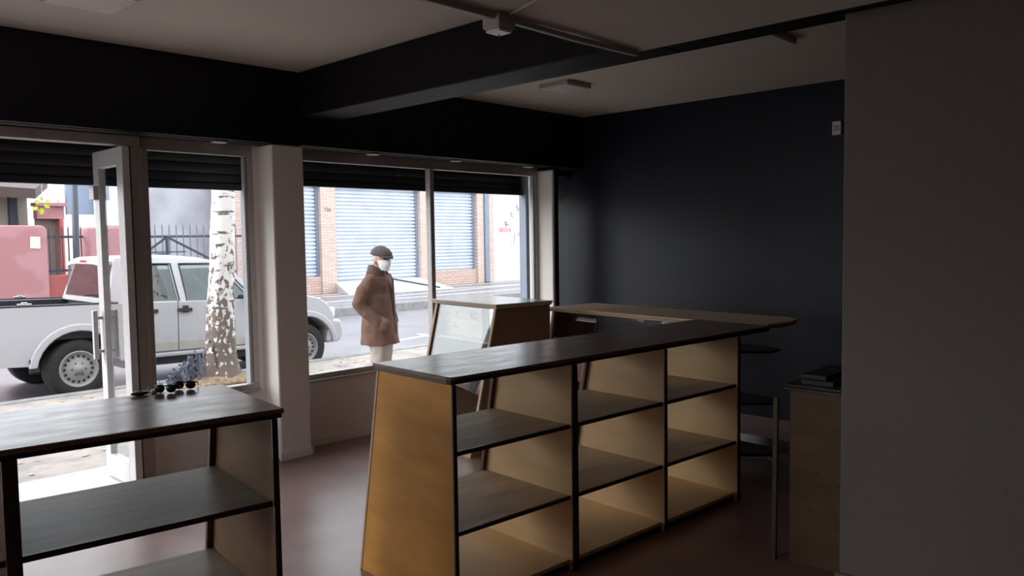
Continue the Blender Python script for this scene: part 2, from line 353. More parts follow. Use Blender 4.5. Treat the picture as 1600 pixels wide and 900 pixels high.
# door 1: frame, post, open leaf
d1 = empty_struct('door_1', (1.0, YW, 0))
MB().box(.06, 2.06, YW-.03, YW+.06, 2.165, ZS-.006).box(1.972, 2.07, YW-.03, YW+.06, 0, 2.165).box(.06, .12, YW-.03, YW+.06, 0, 2.165).build('door_frame', 'alu', d1, True, bevel=.004)
MB().box(1.975, 1.99, YW-.05, YW-.031, 0, 2.16).build('door_stop', 'dark_metal', d1, True)
def leaf(xh, zt=2.15):
    lf = MB(); ya, yb = YW-.125, YW+.375; t_ = .045
    lf.box(xh-t_, xh, ya, ya+.10, .02, zt).box(xh-t_, xh, yb-.09, yb, .02, zt).box(xh-t_, xh, ya+.10, yb-.09, .02, .17).box(xh-t_, xh, ya+.10, yb-.09, zt-.11, zt)
    lo_ = lf.build('door_leaf', 'alu_white', d1, True, bevel=.004)
    MB().box(xh-.026, xh-.019, ya+.09, yb-.08, .165, zt-.105).build('door_glass', 'glass', lo_).matrix_parent_inverse = Matrix.Identity(4)
    g = bpy.data.objects[lo_.name].children[0]; g.data.transform(Matrix.Translation(-d1.location))
    h_ = MB().box(xh-t_-.06, xh-t_-.03, yb-.06, yb-.03, .80, 1.12).box(xh-t_-.04, xh-t_, yb-.055, yb-.035, .84, .86).box(xh-t_-.04, xh-t_, yb-.055, yb-.035, 1.06, 1.08)
    h_.box(xh, xh+.05, yb-.06, yb-.03, .80, 1.12)
    ho = h_.build('door_handle', 'alu_white', lo_, bevel=.004); ho.data.transform(Matrix.Translation(-d1.location))
    lk = MB().box(xh-t_-.03, xh-t_, yb-.08, yb-.0, 1.84, 1.93).build('door_latch', 'alu', lo_, bevel=.004); lk.data.transform(Matrix.Translation(-d1.location))
leaf(1.955); leaf(.185)
window(3, -2.4, .04, -1.2)
w5 = empty_struct('window_5', (6.14, YW, .3))  # narrow window added out of sight behind the nib to light the black wall
MB().box(5.926, 5.97, YW, YW+.05, .3, 2.2).box(5.97, XR-.001, YW, YW+.05, .3, .34).box(5.97, XR-.001, YW, YW+.05, 2.17, 2.23).build('window_frame', 'dark_metal', w5, True)
MB().box(5.97, XR-.002, YW+.022, YW+.027, .34, 2.17).build('glass_pane', 'glass', w5, True)
struct(MB().box(-2.6, -2.4, YF+.02, YW+.12, 0, ZS-.006).build('wall_pillar', 'cream_paint'))
struct(MB().box(-2.4, .06, YW-.01, YW+.12, 0, .50).build('wall_under_window', 'cream_paint'))
struct(MB().box(.06, 2.06, YF+.22, YW+.62, -.10, .008).build('trim_3', 'threshold', bevel=.006), 'pale door threshold')
# roller shutters half open outside the glass
def roller(x0, x1, zb, name, label):
    t_ = thing(name, label, 'roller shutter', ((x0+x1)/2, YW+.56, zb), 0, None)
    s_ = MB(); z = zb+.05; prof = []
    n_ = int((2.5-z)/.075)
    for i in range(n_):
        for k, dy in ((0, .0), (.2, .005), (.5, .007), (.8, .005)): prof.append((z+(i+k)*.075, dy))
    s_.prism([(YW+.56-dy, zz) for zz, dy in prof]+[(YW+.585, prof[-1][0]), (YW+.585, prof[0][0])], lambda a, c: (x0, a, c), lambda a, c: (x1, a, c))
    s_.build('shutter_curtain', 'shutter_dark', t_, True)
    MB().box(x0, x1, YW+.54, YW+.59, zb, zb+.05).build('bottom_bar', 'dark_metal', t_, True, bevel=.005)
    return t_
roller(.06, 2.20, 1.95, 'roller_shutter', 'dark roller shutter half lowered outside above the open door')
roller(2.27, 3.05, 1.95, 'roller_shutter', 'narrow dark roller shutter half lowered above the birch trunk window')
roller(3.33, 6.22, 2.005, 'roller_shutter', 'wide dark roller shutter half lowered outside the large display window')
roller(-2.4, .04, 1.95, 'roller_shutter', 'dark roller shutter left of the door, outside the picture')
def guide(x, label):
    q = MB().box(x-.03, x+.03, YW+.53, YW+.60, -.1, 2.5).box(x-.045, x-.03, YW+.51, YW+.61, -.1, 2.5).build('shutter_guide', 'pipe', bevel=.004)
    return tag(q, label, 'shutter guide')
guide(6.27, 'blue grey shutter guide rail outside the right end of the display window')
guide(3.10, 'blue grey shutter guide rail outside the narrow window by the cream pillar')
# outer wall of our building
struct(MB().box(-8, 14, YW+.6, YW+.72, 2.5, 4.2).build('wall_outer', 'white_ext'))
struct(MB().box(6.50, 14, YW+.5, YW+.72, -.1, 2.5).build('wall_outer', 'white_ext'))
struct(MB().box(-8, -2.5, YW+.5, YW+.72, -.1, 2.5).build('wall_outer', 'white_ext'))
# grey partition at the right
struct(MB().box(3.30, 3.54, -2.4, 1.29, 0, ZC-.001).build('wall_partition', 'grey_wall', bevel=.006), 'dim grey partition wall at the right')
struct(MB().box(3.285, 3.299, -2.4, 1.302, 0, .135).box(3.30, 3.54, 1.291, 1.302, 0, .135).build('baseboard_right', 'grey_wall'))

# ---------------- ceiling fittings ----------------
def panel_light(x, y, s_, label, zc=ZC):
    t_ = thing('ceiling_light', label, 'ceiling light', (x, y, zc-.035), 0, 'square ceiling lights')
    MB().box(-s_/2, s_/2, -s_/2, s_/2, 0, .035).build('light_frame', 'plastic_grey', t_, bevel=.004)
    MB().box(-s_/2+.012, s_/2-.012, -s_/2+.012, s_/2-.012, -.003, .001).build('diffuser', 'plastic', t_)
    return t_
panel_light(4.86, 4.06, .29, 'square surface light near the black corner, switched off')
panel_light(4.62, 2.33, .34, 'square unlit light half hidden behind the black beam')
panel_light(1.43, 4.13, .34, 'square unlit light on the ceiling at the top left edge')
for x, y, lb in ((2.56, 5.175, 'first round downlight, above the narrow window'), (3.82, 5.175, 'round downlight left of the mullion above the large window'),
                 (4.70, 5.175, 'round downlight right of the mullion above the large window'), (5.63, 5.175, 'round downlight nearest the black corner')):
    t_ = thing('downlight', lb, 'downlight', (x, y-.01, ZS-.012), 0, 'round soffit downlights')
    MB().lathe([(.03, .0075), (.052, .004), (.055, 0), (.045, -.003), (.04, .002)], n=28).build('trim_ring', 'plastic', t_, smooth=True)
    MB().lathe([(.0005, .0), (.04, .0), (.04, .003), (.0005, .003)], n=28).build('lens', 'plastic', t_)
tr = MB().bar((-2.5, 2.125, 2.370), (2.13, 2.125, 2.370), .028, .022).bar((2.22, 2.125, 2.372), (2.6, 2.12, 2.366), .026, .02).bar((2.6, 2.12, 2.366), (3.05, 2.125, 2.374), .026, .02)
tag(tr.build('cable_trunking', 'plastic_grey', bevel=.003), 'pale plastic cable trunking along the edge of the lowered ceiling', 'cable trunking')
jb = thing('junction_box', 'white junction box hanging under the ceiling edge at the black beam', 'junction box', (2.175, 2.135, 2.33))
MB().box(-.045, .045, -.045, .045, 0, .053).build('box_body', 'plastic_grey', jb, bevel=.006)
MB().box(-.036, .036, -.036, .036, -.012, 0).build('box_cover', 'plastic', jb, bevel=.004)
MB().lathe([(.0005, -.014), (.006, -.014), (.006, -.011), (.0005, -.011)], (.02, .02, 0), n=12).build('screw', 'dark_metal', jb)
cb = MB().tube([(2.175, 2.08, 2.375), (2.05, 1.7, 2.38), (1.9, 1.2, 2.381)], .005, 8)
tag(cb.build('ceiling_cable', 'plastic_grey', smooth=True), 'thin cable running back from the junction box across the lowered ceiling', 'cable')
sn = thing('wall_sensor', 'small white sensor box mounted high on the black wall', 'sensor', (XR-.03, 2.52, 2.32))
MB().box(-.0, .03, -.035, .035, 0, .105).build('sensor_body', 'plastic', sn, bevel=.006)
MB().box(-.004, 0, -.02, .02, .03, .075).build('sensor_lens', 'plastic_grey', sn)

# ---------------- counters ----------------
def counter(name, label, loc, rz, panels, L, D, Ht, shelves, side='ply', inner='ply2', slope=.19, top='top', toppoly=None, z0=.05, group=None, glass=True, rim='wood_rim', tz=0, left_side=None, front_edge='edge', shelf_m='shelf'):
    t_ = thing(name, label, 'counter', (*loc, 0), rz, group)
    tk = .032; zt = Ht-tk
    def yb(z): return D-.035+slope*(1-z/zt)
    if toppoly is None: toppoly = [(-.012, 0), (L+.012, 0), (L+.012, D), (-.012, D)]
    tp = MB().xy(toppoly, Ht-.017+tz, Ht+tz).build('countertop', top, t_, bevel=.004)
    inset = [(a+(.006 if a < L/2 else -.006), c+(.006 if c < D/2 else -.006)) for a, c in toppoly]
    MB().xy(inset, Ht-tk+tz, Ht-.0175+tz).build('countertop_lower_board', 'edge' if top == 'top' else top, t_, bevel=.003)
    for i, (x0, x1) in enumerate(panels):
        mm = side if i == 0 or (i == len(panels)-1 and side != 'ply') else inner
        if i == 0 and left_side: mm = left_side
        pn = MB().yz([(.012, .0), (yb(0), 0), (yb(zt), zt-.001), (.012, zt-.001)], x0, x1).build('side_panel', mm, t_, bevel=.0015)
        MB().box(x0-.0008, x1+.0008, .004, .0115, 0, zt-.001).build('front_edge', front_edge, pn)
        MB().yz([(yb(0)+.0005, 0), (yb(0)+.014, 0), (yb(zt)+.014, zt-.002), (yb(zt)+.0005, zt-.002)], x0-.003, x1+.003).build('front_rim', rim, pn)
    for (a0, a1), (b0, b1) in zip(panels[:-1], panels[1:]):
        x0, x1 = a1+.001, b0-.001
        for zs in shelves:
            sh = MB().yz([(.03, zs-.018), (yb(zs)-.035, zs-.018), (yb(zs)-.035, zs), (.03, zs)], x0, x1).build('shelf', shelf_m, t_)
            MB().box(x0, x1, .0225, .0295, zs-.0185, zs+.0005).build('shelf_edge', 'edge', sh)
        MB().yz([(.03, z0-.018), (yb(z0)-.03, z0-.018), (yb(z0)-.03, z0), (.03, z0)], x0, x1).build('bottom_board', inner, t_)
        MB().box(x0, x1, .035, .05, 0, z0-.0185).build('kickboard', 'edge', t_)
        if glass:
            for xa, xb_ in ((x0, x0+.022), (x1-.022, x1)):
                MB().yz([(yb(z0)-.028, z0), (yb(z0)-.008, z0), (yb(zt)-.008, zt-.002), (yb(zt)-.028, zt-.002)], xa, xb_).build('glazing_bead', 'red_edge', t_)
            MB().yz([(yb(0)-.007, .0), (yb(0)+.012, 0), (yb(.06)+.012, .06), (yb(.06)-.007, .06)], x0, x1).build('bottom_rail', rim, t_)
            MB().yz([(yb(.06)-.004, .061), (yb(.06)+.001, .061), (yb(zt)+.001, zt-.003), (yb(zt)-.004, zt-.003)], x0, x1).build('glass_front', 'clear_glass' if z0 and top == 'top' else 'case_glass', t_)
    return t_
# main counter: three bays
mtop = [(-.012, .03), (-.004, .008), (.02, 0), (2.44, 0), (2.50, .57), (-.012, .57)]
counter('shop_counter', 'long middle counter with dark top and three open plywood bays', (2.112, 2.362), R(-3.8),
        [(0, .018), (.695, .731), (1.395, 1.413), (2.09, 2.11)], 2.11, .57, 1.0, [.688, .355], toppoly=mtop)
# wall counter: L return along the black wall
ctop = [(-.17, .47), (-.19, .22), (-.13, .06), (-.02, -.01), (.2, 0), (1.78, 0), (1.78, .545), (-.10, .545)]
wc = counter('shop_counter', 'glass fronted return counter running along the black wall', (5.127, 2.383), R(83),
        [(.42, .438), (1.75, 1.768)], 1.78, .53, .998, [.70], slope=.16, toppoly=ctop, top='shelf', side='brown_panel', front_edge='edge')
for z in (.80, .46, .12):
    MB().xy([(.415, .10), (.415, .48), (.1, .42), (-.06, .25), (-.05, .13), (.05, .09)], z-.018, z).build('corner_shelf', 'edge', wc, bevel=.003)
MB().box(.38, .40, .12, .48, 0, .8).build('corner_post', 'edge', wc)
# left counter
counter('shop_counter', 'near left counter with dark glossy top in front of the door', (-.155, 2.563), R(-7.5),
        [(0, .018), (.735, .771), (1.49, 1.508)], 1.52, .60, 1.0, [.69, .345], side='counter_shade_ply', inner='counter_shade_ply', shelf_m='shelf_dull')
# display case by the window
dc = counter('display_case', 'small pale topped glass display case standing by the window', (4.56, 3.96), R(82),
        [(.02, .04), (.79, .81)], .83, .54, 1.08, [.80], slope=.25, side='brown_panel', inner='cream_board', top='pale_top', front_edge='wood_rim', shelf_m='cream_board')
dc['category'] = 'display case'
bd = thing('reflection_board', 'cream board with the letters Y and RO standing in for a reflection in the case glass', 'board', (4.56, 3.96, 0), R(82))  # board added in place of a reflection in the case glass
MB().box(.28, .785, .44, .455, .802, 1.03).build('board_sheet', 'cream_board', bd)
MB().box(.28, .785, .456, .460, .935, 1.005).build('reflection_band', 'pale_top', bd)
fl = Matrix.Rotation(R(180), 4, 'Z') @ FACE_S     # faces local +y
text_mesh('Y', .07, 'letter', 'ink', bd, Matrix.Translation((.60, .462, .968)) @ fl, world=False, ext=.001)
text_mesh('RO', .07, 'letter', 'ink', bd, Matrix.Translation((.37, .462, .968)) @ fl, world=False, ext=.001)
MB().box(.60, .68, .4565, .459, .865, .872).box(.635, .645, .4565, .459, .872, .90).build('reflection_mark', 'ink', bd)

# dark cabinet at right behind the partition
cbx = thing('plywood_cabinet', 'dim plywood cabinet with black top by the grey partition', 'cabinet', (3.59, 1.43, 0), 0)
MB().box(0, .018, -.12, .21, 0, .82).box(.55, .568, -.12, .21, 0, .82).box(.018, .55, .19, .205, 0, .82).build('cabinet_body', 'cabinet_shade_ply', cbx)
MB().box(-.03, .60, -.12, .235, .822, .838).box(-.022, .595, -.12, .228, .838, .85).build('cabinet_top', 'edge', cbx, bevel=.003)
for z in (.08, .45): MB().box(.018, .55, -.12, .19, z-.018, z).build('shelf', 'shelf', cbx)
for y, z in ((.08, .45), (-.02, .40), (.11, .27)):
    MB().lathe([(.0005, -.001), (.006, -.001), (.006, .0005), (.0005, .0005)], (0, y, z), 'x', 10).build('knot_hole', 'ink', cbx)
for (x0, x1, y0, y1, z, lb) in ((3.62, 3.98, 1.45, 1.60, .851, 'black metal strip lying on the dim cabinet top'), (3.66, 4.0, 1.50, 1.62, .870, 'slim black rail stacked on the strip on the dim cabinet')):
    tag(MB().box(x0, x1, y0, y1, z, z+.018).box(x0, x1, y0, y0+.012, z+.018, z+.0185).build('metal_strip', 'dark_metal', bevel=.003), lb, 'metal strip')
lp = MB().box(-.009, .009, -.011, .011, 0, .78).xf(Matrix.Translation((3.555, 1.70, 0)) @ Matrix.Rotation(R(1.2), 4, 'Y'))
tag(lp.build('upright_board', 'shaded_board', bevel=.002), 'thin upright board leaning beside the dim plywood cabinet', 'board')
tag(MB().box(5.38, 5.40, 1.6, 3.3, 0, .085).build('skirting_plank', 'plastic_grey', bevel=.003), 'white skirting plank on the floor behind the counters', 'plank')
pp = MB(); 
for i in range(5):
    a = i*1.3; pp.add([(5.12, 2.45, .004), (5.12+.05*math.cos(a), 2.45+.05*math.sin(a), .03), (5.12+.055*math.cos(a+.7), 2.45+.055*math.sin(a+.7), .006)], [(0, 1, 2)])
tag(pp.build('crumpled_paper', 'plastic', None), 'crumpled white paper scrap on the dark floor by the skirting plank', 'paper')

# things on the left counter
kr = thing('key_bunch', 'bunch of keys with dark fob, leftmost of the small things on the near left counter', 'keys', (1.165, 2.985, 1.0))
def torus(mb, c, R_, r_, tilt=0, n=20):
    pts = [Vector(c)+Vector((R_*math.cos(a), R_*math.sin(a)*math.cos(tilt), R_*math.sin(a)*math.sin(tilt))) for a in [2*PI*i/n for i in range(n+1)]]
    mb.tube(pts, r_, 8)
tm = MB(); torus(tm, (.02, 0, .012), .016, .0016, R(35)); tm.build('key_ring', 'steel', kr, smooth=True)
MB().ell((-.03, -.01, .0085), (.032, .02, .008), 18, 8).build('fob', 'black_plastic', kr, smooth=True)
for i, a in enumerate((.2, 1.0, -.5)):
    k_ = MB().box(0, .035, -.003, .003, .001+i*.0035, .0035+i*.0035).lathe([(.0005, .001+i*.0035), (.011, .001+i*.0035), (.011, .0035+i*.0035), (.0005, .0035+i*.0035)], (-.005, 0, 0), n=14)
    k_.box(.022, .033, .003, .006, .001+i*.0035, .0035+i*.0035)
    k_.xf(Matrix.Translation((.03, .005, 0)) @ Matrix.Rotation(a, 4, 'Z')); k_.build('key', 'steel', kr)
def shades(x, y, rz, label):
    g = thing('sunglasses', label, 'sunglasses', (x, y, 1.0), rz)
    for s_ in (-1, 1):
        MB().ell((s_*.021, -.012, .017), (.019, .004, .0155), 18, 10).build('lens', 'black_plastic', g, smooth=True)
        MB().tube([(s_*.041, -.010, .024), (s_*.040, .02, .022), (s_*.034, .045, .006)], .002, 8).build('temple', 'black_plastic', g, smooth=True)
    MB().tube([(-.042, -.010, .026), (-.02, -.015, .031), (0, -.014, .027), (.02, -.015, .031), (.042, -.010, .026)], .0025, 8).build('frame', 'black_plastic', g, smooth=True)
shades(1.225, 2.955, R(-44), 'black sunglasses in the middle of the small things on the near left counter')
shades(1.305, 2.975, R(-38), 'black sunglasses, rightmost of the small things on the near left counter')

# ---------------- street ----------------
struct(MB().box(-30, 42, 5.262, 9.5, -.35, -.1).build('sidewalk', 'sidewalk'), 'near sidewalk with fallen leaves')
struct(MB().box(-30, 42, 9.5, 9.66, -.45, -.085).build('kerb', 'kerb', bevel=.02))
def zr(x): return -.225-.025*(min(max(x, 1.5), 8.0)-3.15)
xs = [-30, 1.5, 3, 5, 8, 42]
rd = MB(); rd.rings([[(x, 9.66, zr(x)), (x, 17.0, zr(x)), (x, 17.0, zr(x)-.5), (x, 9.66, zr(x)-.5)] for x in xs])
struct(rd.build('road', 'asphalt'), 'wet grey asphalt road')
struct(MB().box(-30, 60, 17.0, 17.2, -.6, -.12).build('kerb', 'kerb', bevel=.03))
fs = struct(MB().box(-30, 60, 17.2, 40, -.6, -.12).build('far_sidewalk', 'asphalt'))
jn = MB()
for a, b_ in (((12.0, 20.8), (30, 19.2)), ((9, 18.4), (30, 20.9)), ((10, 21.4), (30, 21.5)), ((13, 18.2), (30, 18.0)), ((19, 17.3), (23, 21.5)), ((13.2, 17.4), (15.5, 21.4))):
    jn.bar((a[0], a[1], -.119), (b_[0], b_[1], -.119), .10, .012)
jn.build('paving_joint', 'line', fs)
rl = MB()
rl.add([(9.0, 11.8, zr(8)+.004), (10.3, 12.1, zr(8)+.004), (10.3, 12.25, zr(8)+.004), (9.0, 11.95, zr(8)+.004)], [(0, 1, 2, 3)])
rl.add([(9.9, 11.3, zr(8)+.005), (10.05, 11.3, zr(8)+.005), (10.35, 12.5, zr(8)+.005), (10.2, 12.5, zr(8)+.005)], [(0, 1, 2, 3)])
struct(rl.build('road_marking', 'white_ext'), 'worn white road marking')
# fallen leaves: stuff
lv = MB()
for i in range(420):
    x = rnd.uniform(-1, 9); y = rnd.uniform(6.0, 9.4) if i < 330 else rnd.uniform(9.7, 9.9); s_ = rnd.uniform(.02, .045); a = rnd.uniform(0, 6.3)
    if abs(x-4.4) < .75 and y > 8.5: x += 1.6
    if abs(x-5.25) < .4 and abs(y-7) < .35: y += .8
    z = -.096 if y < 9.5 else zr(x)+.006
    c_, q = math.cos(a)*s_, math.sin(a)*s_
    lv.add([(x+c_, y+q, z+.004), (x-q*.6, y+c_*.6, z), (x-c_, y-q, z+.006), (x+q*.6, y-c_*.6, z+.001)], [(0, 1, 2, 3)])
tag(lv.build('fallen_leaves', 'litter'), 'scattered yellow brown fallen leaves on the near sidewalk', 'leaves', kind='stuff')

# birch tree
tr_ = thing('birch_tree', 'white barked birch tree standing between the shop and the white pickup', 'tree', (4.40, 9.15, -.1))
pts = []; rs = []; n_ = 26
ctr = lambda z: Vector((.03+.09*math.sin(z*.6)+.02*z, .02*math.sin(z), z))
tk = MB(); rr = []
for i in range(60):
    z = -.03+i*.09; c_ = ctr(z); r_ = .152+.13*math.exp(-max(z, 0)*5.5)-.010*z+.05*math.exp(-max(z, 0)*1.2)*.6
    row = []
    for j in range(36):
        a = 2*PI*j/36; k_ = noise.noise(Vector((math.cos(a)*2.2, math.sin(a)*2.2, z*1.6)))*.018+noise.noise(Vector((math.cos(a)*6, math.sin(a)*6, z*7)))*.007
        fl_ = .05*math.exp(-max(z, 0)*7)*math.sin(a*4+.8)
        row.append(c_+Vector(((r_+k_+fl_)*math.cos(a), (r_+k_+fl_)*math.sin(a), 0)))
    rr.append(row)
tk.rings(rr); tk.build('trunk', 'bark', tr_, smooth=True)
for a, z, ln in ((2.9, 3.1, 2.1), (.4, 3.6, 1.6), (4.6, 4.2, 1.4), (1.7, 4.6, 1.3)):
    p0 = ctr(z); d = Vector((math.cos(a), math.sin(a), .5))
    MB().tube([p0, p0+d*.4*ln, p0+d*.75*ln, p0+d*ln+Vector((0, 0, -.2))], [.05, .035, .022, .01], 8).build('branch', 'bark', tr_, smooth=True)
tw = Vector((2.45-4.40, 8.6-9.15, 2.03))
MB().tube([ctr(3.3), Vector((-1.0, -.25, 3.9)), Vector((-1.75, -.5, 3.5)), tw+Vector((.02, 0, .5)), tw], [.03, .018, .01, .005, .003], 8).build('hanging_twig', 'bark', tr_, smooth=True)
def leafq(mb, c_, d, s_, nrm):
    d = d.normalized(); u = d.cross(nrm).normalized(); c_ = Vector(c_)
    mb.add([c_, c_+d*s_*.35+u*s_*.34+nrm*.004, c_+d*s_*.7+u*s_*.26, c_+d*s_, c_+d*s_*.7-u*s_*.26, c_+d*s_*.35-u*s_*.34+nrm*.004], [(0, 1, 2, 3), (0, 3, 4, 5)])
lf = MB()
for dx, dz, a, s_ in ((-.05, -.02, 210, .075), (.0, -.03, 270, .09), (.03, .03, 330, .08), (-.03, .06, 160, .07), (.05, .08, 20, .07), (.0, .10, 90, .06), (.01, -.07, 250, .06)):
    leafq(lf, tw+Vector((dx*.6, rnd.uniform(-.02, .02), dz*.5)), Vector((math.cos(R(a)), .1, math.sin(R(a)))), s_*.8, Vector((-.3, -1, .2)).normalized())
lf.build('leaves', 'leaf', tr_)
cr_ = MB()
for i in range(700):
    q = Vector((rnd.gauss(0, .9), rnd.gauss(0, .9), 4.9+rnd.gauss(0, .6)))
    if q.z < 3.6: q.z = 3.6+rnd.random()*.6
    leafq(cr_, q, Vector((rnd.uniform(-1, 1), rnd.uniform(-1, 1), rnd.uniform(-1, .3))), rnd.uniform(.05, .08), Vector((rnd.uniform(-1, 1), rnd.uniform(-1, 1), rnd.uniform(-1, 1))).normalized())
q = cr_.build('foliage', 'leaf', tr_); q['kind'] = 'stuff'
# soil mound and weeds at the tree's foot
mo = MB(); rr = []
for i in range(7):
    k_ = i/6; row = []
    for j in range(40):
        a = 2*PI*j/40; r_ = (.60-.32*k_)*(1+.22*noise.noise(Vector((math.cos(a)*2, math.sin(a)*2, 3.3))))
        row.append((4.40+r_*math.cos(a), 9.08+r_*.62*math.sin(a), -.1+.085*k_**.6+.012*noise.noise(Vector((a*3, i, 0)))))
    rr.append(row)
tag(mo.rings(rr).build('soil_mound', 'debris', smooth=True), 'brown soil and debris heaped round the foot of the birch', 'soil')
wd = MB()
for i in range(95):
    x = 4.03+rnd.gauss(0, .11); y = 9.12+rnd.gauss(0, .06); hgt = .42*max(.15, (x-3.72)/.5)*rnd.uniform(.4, 1.05)
    lean = Vector((rnd.uniform(-.28, .12), rnd.uniform(-.12, .12), 0)); b0 = Vector((x, y, -.09)); tp_ = b0+lean*hgt*1.5+Vector((0, 0, hgt))
    leafq(wd, b0, tp_-b0, (tp_-b0).length, Vector((rnd.uniform(-1, 1), rnd.uniform(-1, 1), .1)).normalized() if i % 2 else Vector((0, -1, 0)))
    wd.v[-6:] = [b0.lerp(tp_, t2)+((q-b0)-(tp_-b0)*t2)*.28 for q, t2 in zip(wd.v[-6:], (0, .35, .7, 1, .7, .35))]
    for k in range(3): leafq(wd, b0.lerp(tp_, .5+.22*k), Vector((rnd.uniform(-1, 1), rnd.uniform(-.5, .5), rnd.uniform(-.2, .8))), rnd.uniform(.025, .05), Vector((rnd.uniform(-.5, .5), -1, rnd.uniform(-.5, .5))).normalized())
tag(wd.build('weed_tuft', 'weed'), 'grey leafy weeds growing at the left foot of the birch', 'weeds', kind='stuff')

# ---------------- pickup truck (front towards +x, near side at local y=0) ----------------
T = bpy.data.objects.new('pickup_truck', None); C.objects.link(T)
T.matrix_basis = Matrix.Translation((3.15, 10.0, -.235)) @ Matrix.Rotation(.025, 4, 'Y')
tag(T, 'white double cab pickup truck with black bed liner parked at the kerb', 'pickup truck')
WR = .345; WB = 2.98; TW = 1.74
def arch(cx, r_, z0, n=14, cz=.345):
    a0 = math.asin((z0-cz)/r_) if abs((z0-cz)/r_) < 1 else 0
    return [(cx+r_*math.cos(PI-a0-(PI-2*a0)*i/n), cz+r_*math.sin(PI-a0-(PI-2*a0)*i/n)) for i in range(n+1)]
bedpoly = [(-1.22, .46)]+arch(0, .47, .42)+[(.46, .42), (.46, 1.085), (-1.25, 1.09)]
for y0, y1 in ((0, .05), (TW-.05, TW)):
    s_ = MB().xz(bedpoly, y0, y1).build('bed_side', 'truck', T, bevel=.012, seg=3)
    MB().box(-1.25, .44, y0-.004 if y0 == 0 else y0, y1+.03 if y0 == 0 else y1, 1.091, 1.108).build('bed_rail', 'liner', s_, bevel=.006)
bl = MB().box(-1.2, .40, .051, TW-.051, .70, .74).box(.39, .43, .051, TW-.051, .74, 1.08).box(-1.2, .39, .052, .07, .74, 1.08).box(-1.2, .39, TW-.07, TW-.052, .74, 1.08)
for i in range(9): bl.box(-1.12+i*.17, -1.05+i*.17, TW-.09, TW-.0705, .74, 1.05)
bl.build('bed_liner', 'liner', T)
for x, y in ((-.55, -.0), (.02+.28, -.0), (-.15, TW-.04)):
    MB().box(x-.07, x+.07, y-.0, y+.03, 1.109, 1.13).box(x-.03, x+.03, y, y+.03, 1.13, 1.145).build('tie_down', 'steel', T, bevel=.005)
MB().box(-1.28, -1.24, .02, TW-.02, .55, 1.085).build('tailgate', 'truck', T, bevel=.01)
# fender flares
def flare(cx, nm='fender_flare'):
    o_ = arch(cx, .535, .40); i_ = arch(cx, .45, .40)
    f_ = MB().xz(o_+i_[::-1], -.045, .01).build(nm, 'truck', T, bevel=.018, seg=3)
flare(0); flare(WB)
MB().xz([(-.52, .36), (-.42, .36), (-.44, .50), (-.52, .50)], -.03, .02).build('mud_flap', 'liner', T)
# cab
cab = MB().xz([(.44, .42), (2.32, .42), (2.32, 1.085), (.44, 1.10)], .03, TW-.03).build('cab_body', 'truck', T, bevel=.02)
def door(x0, x1, top0, top1, nm, hx):
    d_ = MB().xz([(x0, .47), (x1, .47), (x1, top1), (x0, top0)], -.004, .029).build(nm, 'truck', T, bevel=.012, seg=3)
    MB().xz([(x0+.01, .475), (x1-.01, .475), (x1-.01, .585), (x0+.01, .59)], -.0085, -.0045).build('lower_trim', 'truck_dirt', d_, bevel=.004)
    MB().box(hx-.085, hx+.085, -.035, -.0045, .955, 1.0).box(hx-.03, hx+.05, -.0075, -.0045, .94, 1.03).build('door_handle', 'liner', d_, bevel=.006)
if True:
    # rear door follows the wheel arch
    ra_ = [(x, z) for x, z in arch(0, .475, .47, 24) if x > .44]
    d_ = MB().xz([(.475, .47)]+[(.475, .50), (.455, .56), (.44, .62)]+[(.44, 1.095), (1.155, 1.09), (1.155, .47)], -.004, .029).build('rear_door', 'truck', T, bevel=.012, seg=3)
    MB().xz([(.50, .475), (1.145, .475), (1.145, .585), (.47, .585)], -.0085, -.0045).build('lower_trim', 'truck_dirt', d_, bevel=.004)
    MB().box(.74, .90, -.035, -.0045, .955, 1.0).build('door_handle', 'liner', d_, bevel=.006)
door(1.165, 2.13, 1.09, 1.08, 'front_door', 1.24)
MB().box(.52, 2.42, -.012, .10, .40, .455).build('side_step', 'truck', T, bevel=.015)
MB().box(.5, 2.5, .05, TW-.05, .30, .40).build('underbody', 'liner', T)
def SY(z): return .03+.19*max(0, (z-1.08)/.56)**1.15
def pill(poly, near=True):
    mb = MB(); k = 1 if near else -1
    f0 = lambda a, c: (a, SY(c) if near else TW-SY(c), c); f1 = lambda a, c: (a, SY(c)+.06 if near else TW-SY(c)-.06, c)
    return mb.prism(poly, f0, f1)
